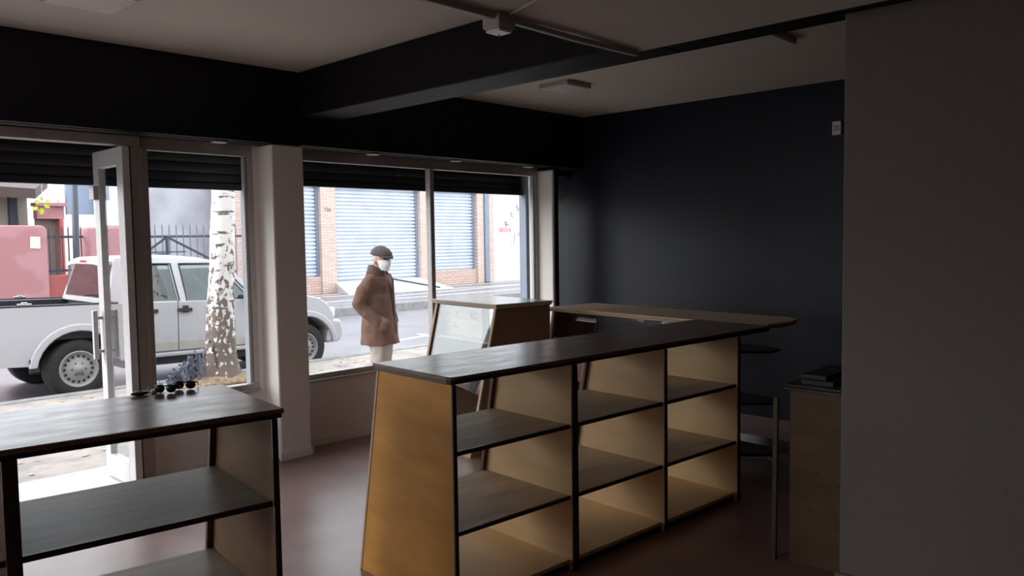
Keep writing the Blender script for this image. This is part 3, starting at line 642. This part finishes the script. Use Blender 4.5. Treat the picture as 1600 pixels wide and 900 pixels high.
for near in (True, False):
    g = MB()
    for poly in ([(.34, 1.08), (.49, 1.08), (.66, 1.52), (.66, 1.62), (.46, 1.60)], [(.40, 1.08), (.86, 1.08), (.84, 1.12), (.47, 1.12)] if False else [(.46, 1.57), (1.90, 1.54), (1.80, 1.60), (.8, 1.645), (.47, 1.63)],
                 [(1.175, 1.08), (1.31, 1.08), (1.26, 1.56), (1.12, 1.56)], [(2.16, 1.08), (2.36, 1.08), (1.84, 1.575), (1.76, 1.56)], [(.49, 1.08), (.60, 1.08), (.68, 1.54), (.62, 1.54)]):
        q = pill(poly, near); g.add(q.v, q.f)
    g.build('window_pillars', 'truck', T, bevel=.008)
    q = MB()
    for poly in ([(.56, 1.085), (1.19, 1.085), (1.14, 1.56), (.64, 1.56)], [(1.29, 1.085), (2.20, 1.085), (1.80, 1.56), (1.25, 1.56)]):
        k = 1 if near else -1
        e = MB().prism(poly, lambda a, c: (a, (SY(c)+.02) if near else TW-SY(c)-.02, c), lambda a, c: (a, (SY(c)+.024) if near else TW-SY(c)-.024, c))
        e.build('side_window', 'car_glass', T)
        ed = MB()
        for i in range(4):
            a, b_ = poly[i], poly[(i+1) % 4]
            y_ = lambda c: (SY(c)-.002) if near else TW-SY(c)+.002
            ed.bar((a[0], y_(a[1]), a[1]), (b_[0], y_(b_[1]), b_[1]), .014)
        ed.build('window_seal', 'liner', T)
rf = MB(); rr = []
for x, z in ((.34, 1.60), (.42, 1.645), (.8, 1.665), (1.3, 1.67), (1.62, 1.645), (1.80, 1.60), (1.88, 1.56)):
    row = []
    for k in range(9):
        y = SY(1.62)+(TW-2*SY(1.62))*k/8; row.append((x, y, z-.05*abs(k/4-1)**4))
    row += [(a, b_, c-.05) for a, b_, c in row[::-1]]
    rr.append(row)
rf.rings(rr).build('roof', 'truck', T, smooth=False, bevel=.01)
MB().add([(.36, SY(1.57)+.05, 1.57), (.36, TW-SY(1.57)-.05, 1.57), (.40-.03, TW-.12, 1.12), (.37, .12, 1.12), (.365, SY(1.57)+.05, 1.57), (.365, TW-SY(1.57)-.05, 1.57), (.375, TW-.12, 1.12), (.375, .12, 1.12)],
         [(0, 1, 2, 3)]).build('rear_window', 'rear_glass', T)
MB().box(.35, .45, .06, TW-.06, 1.08, 1.14).build('rear_window_sill', 'truck', T)
MB().add([(1.86, SY(1.56)+.04, 1.565), (1.86, TW-SY(1.56)-.04, 1.565), (2.38, TW-.10, 1.10), (2.38, .10, 1.10)], [(0, 1, 2, 3)]).build('windscreen', 'car_glass', T)
MB().box(.34, .37, TW/2-.12, TW/2+.12, 1.575, 1.60).build('brake_light', 'tail_light', T)
for x in (.62, 1.42):
    for y in (.35, 1.05):
        se = MB().xz([(x, .6), (x+.42, .6), (x+.45, .80), (x+.16, .84), (x+.02, 1.28), (x-.08, 1.28)], y, y+.46); se.box(x-.05, x+.02, y+.13, y+.33, 1.28, 1.42)
        se.build('seat', 'seat', T, bevel=.03, seg=3)
# front body with arch
fr_ = [(2.33, .44)]+arch(WB, .46, .44)+[(WB+.50, .44), (WB+.53, .60), (WB+.48, .82), (WB+.40, .95), (WB+.25, 1.05), (WB-.02, 1.115), (2.33, 1.105)]
MB().xz(fr_, .01, TW-.01).build('front_body', 'truck', T, bevel=.05, seg=4)
MB().xz([(WB+.36, .38), (WB+.60, .40), (WB+.66, .52), (WB+.62, .72), (WB+.42, .74)], -.0, TW).build('front_bumper', 'truck', T, bevel=.05, seg=4)
MB().box(WB+.40, WB+.525, .03, .30, .76, .90).build('headlight', 'plastic', T, bevel=.02)
MB().box(2.05, 2.17, -.17, .0, 1.06, 1.19).build('wing_mirror', 'liner', T, bevel=.02)
for cx in (0, WB):
    for near in (True, False):
        y0 = .03 if near else TW-.03; sg = 1 if near else -1
        cz = WR
        wl = MB().lathe([(.204, sg*.12), (.205, sg*.0), (.228, sg*-.012), (.30, sg*-.015), (.335, 0), (WR, sg*.03), (WR, sg*.19), (.32, sg*.22), (.2, sg*.22)], (cx, y0, cz), 'y', 40).build('tyre', 'tyre', T, smooth=True)
        rm = MB().lathe([(.213, sg*.02), (.215, sg*-.012), (.200, sg*-.016), (.190, sg*.01), (.165, sg*.022), (.13, sg*.012), (.085, sg*-.002), (.05, sg*-.01), (.046, sg*-.035), (.0005, sg*-.038)], (cx, y0, cz), 'y', 40)
        rm = rm.build('wheel_rim', 'rim', wl, smooth=True)
        ho = MB()
        for i in range(16):
            a = 2*PI*i/16; x_, z_ = cx+.150*math.cos(a), cz+.150*math.sin(a)
            ho.lathe([(.0005, -.006), (.015, -.006), (.015, .006), (.0005, .006)], (x_, y0+sg*.012, z_), 'y', 10)
        for i in range(6):
            a = 2*PI*i/6; ho.lathe([(.0005, 0), (.009, 0), (.009, .01), (.0005, .01)], (cx+.075*math.cos(a), y0-sg*.008, cz+.075*math.sin(a)), 'y', 8)
        rh = ho.build('rim_holes', 'tyre', rm); rh['kind'] = 'stuff'
for cx in (0, WB): MB().lathe([(.05, .25), (.05, TW-.25)], (cx, 0, WR), 'y', 12).build('axle', 'liner', T)
MB().box(-.44, .42, .26, .30, .30, .72).build('wheel_housing', 'liner', T)
MB().box(WB-.44, WB+.42, .26, .30, .30, .95).build('wheel_housing', 'liner', T)
MB().box(-1.2, 2.6, .5, .62, .38, .5).box(-1.2, 2.6, 1.12, 1.24, .38, .5).build('chassis_rail', 'liner', T)

# ---------------- far side of the street ----------------
Y2 = 22.0
B = thing('garage_building', 'pale building with three grey roller doors between stone clad pillars', 'building', (17, Y2, -.12))
MB().box(11.1, 21.9, Y2+.35, Y2+6, -.12, 5.2).box(11.0, 21.9, Y2+.02, Y2+.34, 3.45, 5.2).build('building_wall', 'cream_ext', B, True)
def gshutter(x0, x1, z0, z1):
    s_ = MB(); prof = []
    n_ = int((z1-z0)/.122)
    for i in range(n_):
        for k, dy in ((0, .0), (.30, .0), (.40, .06), (.92, .06)): prof.append((z0+(i+k)*.122, dy))
    s_.yz([(Y2+.20-dy, zz) for zz, dy in prof]+[(Y2+.25, prof[-1][0]), (Y2+.25, prof[0][0])], x0, x1)
    sh = s_.build('roller_door', 'shutter', B, True)
    MB().box(x0, x0+.09, Y2+.10, Y2+.16, z0, z1).box(x1-.09, x1, Y2+.10, Y2+.16, z0, z1).build('door_guide', 'pipe', B, True)
gshutter(11.52, 14.17, .42, 3.42); gshutter(14.74, 18.24, .25, 3.42); gshutter(18.70, 21.02, .42, 3.42)
for x0, x1 in ((11.0, 11.5), (14.17, 14.73), (18.24, 18.70), (21.02, 21.36), (21.62, 21.9)):
    MB().box(x0, x1, Y2-.05, Y2+.3, -.12, 3.45).build('stone_pillar', 'stone', B, True, bevel=.01)
MB().box(11.62, 14.17, Y2+.02, Y2+.3, -.12, .42).build('stone_base', 'stone_band', B, True)
MB().box(18.70, 21.02, Y2+.02, Y2+.3, -.12, .42).build('stone_base', 'stone_band', B, True)
MB().box(11.5, 21.9, Y2-.06, Y2+.2, 3.30, 3.45).build('lintel', 'wood_rim', B, True)
MB().box(21.38, 21.60, Y2-.12, Y2+.1, -.1, 3.45).build('downpipe', 'pipe', B, True, bevel=.02)
MB().prism([(14.75, 0), (18.2, 0)], lambda a, c: (a, Y2+.15, .25), lambda a, c: (a, Y2+.15, .25)) if False else None
MB().add([(14.75, Y2+.19, .24), (18.24, Y2+.19, .24), (18.24, Y2+.19, -.12), (14.75, Y2+.19, -.12), (14.2, Y2-1.5, -.115), (18.4, Y2-1.6, -.115)], [(0, 1, 5, 4), (0, 3, 2, 1), (1, 2, 5), (0, 4, 3), (2, 3, 4, 5)]).build('entry_ramp', 'white_ext', B, True)
text_mesh('736', .17, 'house_number', 'grey_ink', B, Matrix.Translation((14.42, Y2-.055, 2.55)) @ FACE_S)
tag(MB().bar((16.75, Y2-.1, .26), (17.75, Y2-1.6, -.06), .05).build('metal_rod', 'fence'), 'thin dark rod leaning across the pale garage ramp', 'rod')
W = thing('white_wall', 'bright white painted street wall with faint curved lettering', 'wall', (24, Y2, -.12))
MB().box(21.92, 32, Y2, Y2+.3, -.12, 5).build('wall_face', 'white_ext', W, True)
for ch, x, z, a in (('R', 22.66, 2.08, 28), ('I', 22.95, 2.45, 24), ('S', 23.30, 2.72, 20), ('T', 23.62, 3.04, 25)):
    text_mesh(ch, .34, 'letter', 'grey_ink', W, Matrix.Translation((x, Y2-.004, z+.03)) @ Matrix.Rotation(R(-a), 4, 'Y') @ FACE_S)
text_mesh('BRIXX', .24, 'red_lettering', 'red_ink', W, Matrix.Translation((22.58, Y2-.004, 1.88)) @ FACE_S)
text_mesh('ILUS', .26, 'red_lettering', 'red_ink', W, Matrix.Translation((23.55, Y2-.004, 1.70)) @ FACE_S)
MB().bar((23.05, Y2-.003, 1.35), (23.12, Y2-.003, 1.85), .02, .01).bar((22.85, Y2-.003, 1.3), (22.98, Y2-.003, 1.27), .02, .01).build('painted_line', 'grey_ink', W, True)
# concrete wall behind the fence
tag(MB().box(7.4, 10.95, Y2-.6, Y2-.3, -.12, 4.3).build('concrete_wall', 'concrete'), 'tall stained grey concrete wall behind the black fence', 'wall')
# red blocks
YB = 18.0
rb_ = thing('red_wall', 'large rose red rendered wall with a white paper notice', 'wall', (2.5, YB, -.12))
MB().xz([(-7, -.12), (5.20, -.12), (5.20, 1.86), (5.17, 1.92), (5.10, 1.955), (-7, 1.955)], YB, YB+.35).build('wall_face', 'red', rb_, True, bevel=.03, seg=3)
MB().xz([(4.88, 1.50), (5.06, 1.49), (5.06, 1.72), (4.89, 1.73)], YB-.012, YB-.002).build('paper_notice', 'paper', rb_, True)
rb2 = MB().box(5.95, 6.66, YB, YB+.5, -.12, 1.92).build('red_gatepost', 'red', bevel=.05, seg=3)
tag(rb2, 'squat rose red masonry gatepost behind the glass door leaf', 'gatepost')
tag(MB().box(5.20, 5.95, YB+.12, YB+.34, -.12, .93).build('low_red_wall', 'red_dark', bevel=.02), 'low dark red wall under the fence beside the rose red wall', 'wall')
def fence(name, label, x0, x1, y, z0, z1, zrail, step, brace=False, cat='fence'):
    t_ = thing(name, label, cat, ((x0+x1)/2, y, z0))
    MB().box(x0, x1, y-.02, y+.02, zrail-.025, zrail+.025).build('rail', 'fence', t_, True)
    MB().box(x0, x1, y-.02, y+.02, z0+.05, z0+.10).build('rail', 'fence', t_, True)
    x = x0+step/2
    while x < x1:
        MB().box(x-.011, x+.011, y-.035, y-.021, z0, z1).add([(x-.011, y-.028, z1), (x+.011, y-.028, z1), (x, y-.028, z1+.06)], [(0, 1, 2)]).build('bar', 'fence_pale' if brace else 'fence', t_, True); x += step
    return t_
fence('iron_fence', 'black iron railing with spikes above the low red wall', 5.22, 5.93, YB+.2, .95, 1.90, 1.72, .12)
fg = fence('iron_gate', 'wide iron bar gate with diagonal braces behind the pickup roof', 6.70, 10.2, YB+.2, -.05, 1.95, 1.71, .16, True, 'gate')
MB().bar((7.68, YB+.16, 1.70), (6.75, YB+.16, 1.05), .045).bar((7.68, YB+.16, 1.70), (9.3, YB+.16, .85), .045).bar((7.2, YB+.16, 1.36), (8.1, YB+.16, 1.36), .025).box(7.645, 7.70, YB+.13, YB+.18, -.05, 1.72).build('brace', 'fence', fg, True)
MB().box(7.45, 7.62, YB+.12, YB+.15, 1.22, 1.33).build('gate_latch', 'fence', fg, True)
tag(MB().box(7.62, 7.72, YB+1.2, YB+1.3, -.12, 3.9).build('grey_post', 'pipe'), 'slim grey post against the concrete wall behind the gate', 'post')
tag(MB().box(10.25, 10.62, Y2-1.2, Y2-.9, -.12, 3.9).build('red_side_wall', 'red', bevel=.02), 'narrow red wall edge beside the stone pillar behind the birch', 'wall')
lpst = MB().tube([(5.66, YB-.15, -.12), (5.68, YB-.15, 1.3), (5.72, YB-.15, 4.5)], [.07, .065, .06], 12).build('street_pole', 'fence', smooth=True)
tag(lpst, 'dark metal pole rising beside the iron railing', 'pole')
# house with brown eave at left
Hs = thing('eaved_house', 'cream house under a broad brown eave behind the rose red wall', 'house', (3, Y2, -.12))
MB().box(2, 5.95, Y2, Y2+4, -.12, 2.9).build('house_wall', 'cream_ext', Hs, True)
MB().add([(2, 20.6, 2.75), (5.75, 20.6, 2.62), (7.0, 24, 3.1), (2, 23.5, 3.1), (2, 20.6, 3.0), (5.75, 20.6, 2.85), (7.0, 24, 3.35), (2, 23.5, 3.35)],
         [(0, 1, 2, 3), (4, 7, 6, 5), (0, 4, 5, 1), (1, 5, 6, 2), (2, 6, 7, 3), (0, 3, 7, 4)]).build('eave', 'eave', Hs, True)
MB().box(5.50, 5.66, Y2-.3, Y2-.1, -.12, 2.95).build('eave_post', 'fence', Hs, True)
Gt = thing('red_gatehouse', 'small gate porch with a red lintel and brown boarded door', 'porch', (6, Y2-.6, -.12))
MB().box(5.90, 6.48, Y2-.9, Y2-.6, 2.18, 2.48).box(5.85, 6.52, Y2-1.0, Y2-.6, 2.48, 2.56).build('lintel', 'red', Gt, True)
MB().box(6.38, 6.46, Y2-.9, Y2-.6, -.12, 2.18).build('porch_post', 'red_dark', Gt, True)
MB().box(5.9, 6.38, Y2-.7, Y2-.65, -.12, 2.18).build('boarded_door', 'wood_dark', Gt, True)
tag(MB().box(6.48, 7.39, Y2-.55, Y2-.45, -.12, 2.30).box(6.48, 6.62, Y2-.56, Y2-.44, 2.30, 2.85).build('board_fence', 'picket'), 'weathered white board fence between the red porch and concrete wall', 'fence')
tag(MB().box(6.72, 7.35, Y2-.35, Y2-.2, 2.28, 3.3).build('blue_grey_panel', 'blue_panel'), 'blue grey metal panel above the white board fence', 'panel')
# utility pole with wires (seen mirrored in the counter glass)
up = thing('utility_pole', 'concrete utility pole with cross arms at the left end of the street', 'pole', (-3.0, 11.2, -.2))
MB().tube([(0, 0, 0), (0, 0, 4.5), (0, 0, 9)], [.20, .17, .13], 12).build('pole_shaft', 'concrete', up, smooth=True)
MB().box(-.9, .9, -.06, .06, 8.1, 8.25).box(-.7, .7, -.06, .06, 7.2, 7.32).build('cross_arm', 'fence', up)
wr = MB()
for k, (dy, z) in enumerate([(-.8, 8.35), (-.3, 8.4), (.3, 8.3), (.8, 8.35), (-.5, 7.4), (.5, 7.45), (0, 6.6), (.1, 6.2), (.1, 5.6)]):
    wr.tube([(-33+i*5, 10.3+.45*dy+.02*i, z*.62-.3+.5*((i % 6-3)/3)**2) for i in range(8)], .018 if z > 6.8 else .03, 6)
tag(wr.build('overhead_cables', 'fence', None), 'sagging overhead street cables strung past the utility pole', 'cables', kind='stuff')
hb = thing('street_building', 'low pale shop row on the left side of the street', 'building', (-16, Y2, -.1))
MB().box(-30, -6.2, Y2-1, Y2+5, -.1, 3.0).build('building_wall', 'cream_ext', hb, True)
for i, mname in enumerate(('red', 'leaf', 'blue_panel', 'litter')): MB().box(-28+i*5.4, -24.5+i*5.4, Y2-1.1, Y2-1, 2.2, 2.9).build('shop_sign', mname, hb, True)
# ---------------- man on the sidewalk ----------------
PX, PY, PZ = 5.22, 7.0, -.1
heading = R(-60)
def remesh(ob, vox, smooth_it=4, fac=.6):
    md = ob.modifiers.new('remesh', 'REMESH'); md.mode = 'VOXEL'; md.voxel_size = vox; md.use_smooth_shade = True
    if smooth_it: ms = ob.modifiers.new('smooth', 'SMOOTH'); ms.iterations = smooth_it; ms.factor = fac
    return ob
def limb(mb, pts, rs, n=14):
    # denser tube with rounded ends
    P_ = [Vector(q) for q in pts]; out = []; ro = []
    for i in range(len(P_)-1):
        for k in range(5):
            t2 = k/5; out.append(P_[i].lerp(P_[i+1], t2)); ro.append(rs[i]*(1-t2)+rs[i+1]*t2)
    out.append(P_[-1]); ro.append(rs[-1])
    mb.tube(out, ro, n); mb.ell(out[0], (ro[0],)*3, n, 8); mb.ell(out[-1], (ro[-1],)*3, n, 8)
hd = Matrix.Translation((.035, 0, 1.445)) @ Matrix.Rotation(R(-28), 4, 'Z') @ Matrix.Scale(1.15, 4)      # head frame: +x nose
def headfn(q, d):
    q = q.copy()
    if d.z < -.1: q.x *= 1-.12*(-d.z); q.y *= 1-.30*(-d.z-.1); 
    if d.x > .6 and -.5 < d.z < .3: q.x -= .004
    if d.x < -.2 and d.z < -.2: q.x *= .78
    return q
bd_ = MB()
hm = MB(); hm.ell((0, 0, 0), (.093, .074, .115), 32, 22, headfn)
hm.ell((.088, 0, -.012), (.020, .013, .024), 12, 8); hm.ell((.085, 0, -.028), (.017, .018, .010), 12, 8)      # nose
hm.ell((.078, 0, .030), (.018, .052, .012), 14, 8)                                                           # brow
hm.ell((.082, 0, -.057), (.012, .024, .009), 12, 6); hm.ell((.070, 0, -.092), (.020, .024, .018), 12, 8)       # lips, chin
for s_ in (-1, 1):
    hm.ell((-.004, s_*.076, -.008), (.018, .009, .032), 12, 8); hm.ell((.055, s_*.040, -.03), (.026, .022, .026), 12, 8)
hm.xf(hd); bd_.add(hm.v, hm.f)
limb(bd_, [(-.012, 0, 1.24), (.012, -.002, 1.38)], [.064, .056])
# trunk
rr = []
for z, a, b_ in ((.76, .105, .155), (.86, .12, .165), (.96, .115, .150), (1.08, .12, .165), (1.18, .115, .175), (1.25, .09, .14), (1.30, .055, .07)):
    rr.append([(a*math.cos(2*PI*j/24)-.005, b_*math.sin(2*PI*j/24), z) for j in range(24)])
bd_.rings(rr)
SH_R, EL_R, WR_R = (-.015, -.185, 1.235), (-.125, -.255, .985), (.03, -.215, .815)
SH_L, EL_L, WR_L = (-.01, .185, 1.235), (-.12, .225, .985), (-.02, .17, .815)
for sh, el, wr_ in ((SH_R, EL_R, WR_R), (SH_L, EL_L, WR_L)):
    limb(bd_, [sh, el, wr_], [.052, .040, .027])
    s_ = -1 if sh[1] < 0 else 1; wv = Vector(wr_)
    bd_.ell(wv+Vector((.040, -s_*.012, -.028)), (.042, .017, .036), 14, 10)                                   # palm
    for k in range(4):
        b0 = wv+Vector((.068-.004*k, -s_*.014, -.012-.017*k)); ln = (.070, .078, .072, .056)[k]
        limb(bd_, [b0, b0+Vector((ln*.5, -s_*.004, -.016)), b0+Vector((ln*.8, -s_*.014, -.036)), b0+Vector((ln*.85, -s_*.026, -.052))], [.0095, .009, .0085, .0075], 8)
    b0 = wv+Vector((.03, -s_*.022, .0)); limb(bd_, [b0, b0+Vector((.028, -s_*.018, -.004)), b0+Vector((.052, -s_*.022, -.016))], [.012, .0105, .009], 8)
for s_, fx in ((-1, .02), (1, -.02)):
    limb(bd_, [(.0, s_*.085, .82), (.025+fx*.4, s_*.09, .45), (fx-.01, s_*.095, .09)], [.088, .058, .040])
    limb(bd_, [(fx-.02, s_*.095, .05), (fx+.12, s_*.105, .04)], [.036, .03])
man = bd_.build('person', 'skin')
man.matrix_basis = Matrix.Translation((PX, PY, PZ)) @ Matrix.Rotation(heading, 4, 'Z')
remesh(man, .0065, 3, .5)
tag(man, 'elderly man in flat cap, white face mask and brown coat looking in from the sidewalk', 'person')
# coat
ct = MB(); rr = []
for z, a, b_, xo in ((.535, .205, .225, -.005), (.60, .200, .222, -.005), (.72, .188, .212, -.006), (.85, .172, .204, -.006), (.98, .158, .200, -.004), (1.08, .155, .205, -.008), (1.17, .148, .208, -.012), (1.235, .125, .190, -.012), (1.285, .092, .125, -.008), (1.32, .070, .082, -.002)):
    row = []
    for j in range(48):
        a_ = 2*PI*j/48; fold = 1+.022*math.sin(a_*5+z*9)*(1.35-z)+.012*math.sin(a_*9-z*17)
        row.append((a*math.cos(a_)*fold+xo, b_*math.sin(a_)*fold, z))
    rr.append(row)
ct.rings(rr)
for sh, el, wr_ in ((SH_R, EL_R, WR_R), (SH_L, EL_L, WR_L)):
    limb(ct, [Vector(sh)+Vector((0, 0, -.015)), Vector(sh).lerp(Vector(el), .5)+Vector((-.012, -.004, 0)), el, Vector(el).lerp(Vector(wr_), .5)+Vector((0, 0, -.006)), Vector(wr_)+Vector((.035, 0, -.02))], [.082, .079, .074, .066, .060], 18)
    s_ = -1 if sh[1] < 0 else 1
    ct.ell(Vector(wr_)+Vector((.07, -s_*.02, -.045)), (.105, .052, .080), 18, 12)     # pocket bulging over the hand
ct_o = ct.build('coat', 'coat', man); remesh(ct_o, .011, 5, .5)
tx = bpy.data.textures.new('cloth_folds', 'CLOUDS'); tx.noise_scale = .11; tx.noise_depth = 3
md = ct_o.modifiers.new('folds', 'DISPLACE'); md.texture = tx; md.strength = .030; md.mid_level = .5
# collar
co = MB(); rr = []
for k, (rx, ry, z) in enumerate(((.092, .105, 1.275), (.090, .10, 1.33), (.088, .096, 1.385), (.098, .106, 1.388), (.112, .126, 1.33), (.130, .155, 1.26))):
    row = []
    for j in range(36):
        a_ = R(22)+(2*PI-R(44))*j/35
        row.append((rx*math.cos(a_)-.012, ry*math.sin(a_), z-.055*max(0, math.cos(a_))))
    rr.append(row)
k0 = 0
for i in range(len(rr)-1):
    pass
co.v = [Vector(q) for row in rr for q in row]
for i in range(len(rr)-1):
    for j in range(35): co.f.append((i*36+j, i*36+j+1, (i+1)*36+j+1, (i+1)*36+j))
cl = co.build('collar', 'collar', man, smooth=True); sm = cl.modifiers.new('thick', 'SOLIDIFY'); sm.thickness = .008
# front placket and buttons, pocket flap
plk = MB(); rr = []
for z in (.545, .65, .8, .95, 1.08, 1.18, 1.235):
    a = .172+(.535-z)*-.0 - .028*max(0, (z-.6))/.6
    rr.append([(a+.012, -.02, z), (a+.020, -.012, z), (a+.020, .022, z), (a+.008, .03, z)])
MB().rings(rr).build('placket', 'collar', man, bevel=.003)
for s_ in (-1, 1):
    MB().tube([(.10, s_*.205, .86), (.135, s_*.185, .76)], .008, 8).build('pocket_welt', 'collar', man, smooth=True)
MB().tube([(.118, -.196, .845), (.122, -.194, .80)], .006, 6).build('zip_pull', 'steel', man)
# trousers
tr2 = MB()
for s_, fx in ((-1, .02), (1, -.02)):
    limb(tr2, [(.0, s_*.080, .80), (.012+fx*1.2, s_*.092, .45), (fx*1.2-.015, s_*.100, .085)], [.125, .108, .092], 20)
to = tr2.build('trousers', 'trousers', man); remesh(to, .010, 4, .5)
md = to.modifiers.new('folds', 'DISPLACE'); md.texture = tx; md.strength = .022; md.mid_level = .5
for s_, fx in ((-1, .02), (1, -.02)):
    MB().ell((fx+.05, s_*.10, .042), (.125, .047, .045), 20, 12, lambda q, d: Vector((q.x, q.y*(1+.1*d.x), max(q.z, -.040)*(1.25 if d.x < -.2 else .85)))).build('shoe', 'shoe', man, smooth=True)
# cap
cp = MB()
def capfn(q, d):
    q = q.copy()
    if q.z < 0: q.z *= .25
    q.z += -.16*q.x if q.x > 0 else 0
    q.x += .012*max(0, d.x)
    return q
cp.ell((-.004, 0, .052), (.112, .092, .078), 32, 18, capfn)
br_ = []
for k, (dx, dz) in enumerate(((0, 0), (.028, -.012), (.048, -.026))):
    br_.append([( (.092+dx)*math.cos(a_)*(1 if abs(a_) < 9 else 1), (.078+dx*.15)*math.sin(a_), .040+dz*math.cos(a_)+(.0)) for a_ in [R(-62)+R(124)*i/20 for i in range(21)]])
v_ = [Vector(q) for row in br_ for q in row]; top_n = len(v_)
v_ += [q+Vector((0, 0, .010)) for q in v_]
f_ = []
for off, rev in ((0, 0), (top_n, 1)):
    for i in range(2):
        for j in range(20): f_.append((off+i*21+j, off+i*21+j+1, off+(i+1)*21+j+1, off+(i+1)*21+j))
for j in range(20): f_.append((42+j, 42+j+1, top_n+42+j+1, top_n+42+j)); f_.append((j, j+1, top_n+j+1, top_n+j))
cp.add(v_, f_)
cp.xf(hd @ Matrix.Rotation(R(3), 4, 'Y')); cap_o = cp.build('flat_cap', 'cap', man, smooth=True)
# hair band under the cap
hr = MB().ell((-.012, 0, .010), (.091, .079, .062), 28, 12, lambda q, d: Vector((min(q.x, .035), q.y, q.z))).xf(hd)
hr.build('hair', 'hair', man, smooth=True)
for s_ in (-1, 1):
    e = MB().ell((.083, s_*.030, .010), (.010, .013, .006), 12, 8).xf(hd).build('eye', 'ink', man, smooth=True)
# face mask
mk = MB(); rows = []
for i in range(9):
    v = i/8; z = -.002-.108*v; row = []
    for j in range(17):
        u = -1+2*j/16; a_ = u*R(66)
        rx = (.108 if .2 < v < .6 else .103)-.016*max(0, v-.6)/.4; ry = .083-.022*v
        row.append((rx*math.cos(a_)*(1.0)+.012*math.exp(-(u*3)**2)*math.exp(-((v-.22)*4)**2)+.002*math.sin(v*20), ry*math.sin(a_), z*(1-.18*abs(u))-.006*abs(u)))
    rows.append(row)
mk.v = [Vector(q) for row in rows for q in row]
for i in range(8):
    for j in range(16): mk.f.append((i*17+j, i*17+j+1, (i+1)*17+j+1, (i+1)*17+j))
mk.xf(hd); mo_ = mk.build('face_mask', 'mask', man, smooth=True); sm = mo_.modifiers.new('thick', 'SOLIDIFY'); sm.thickness = .003
for s_ in (-1, 1):
    MB().tube([hd @ Vector((.045, s_*.077, -.02)), hd @ Vector((.015, s_*.082, .0)), hd @ Vector((-.015, s_*.088, .022))], .0015, 6).build('ear_loop', 'mask', man)
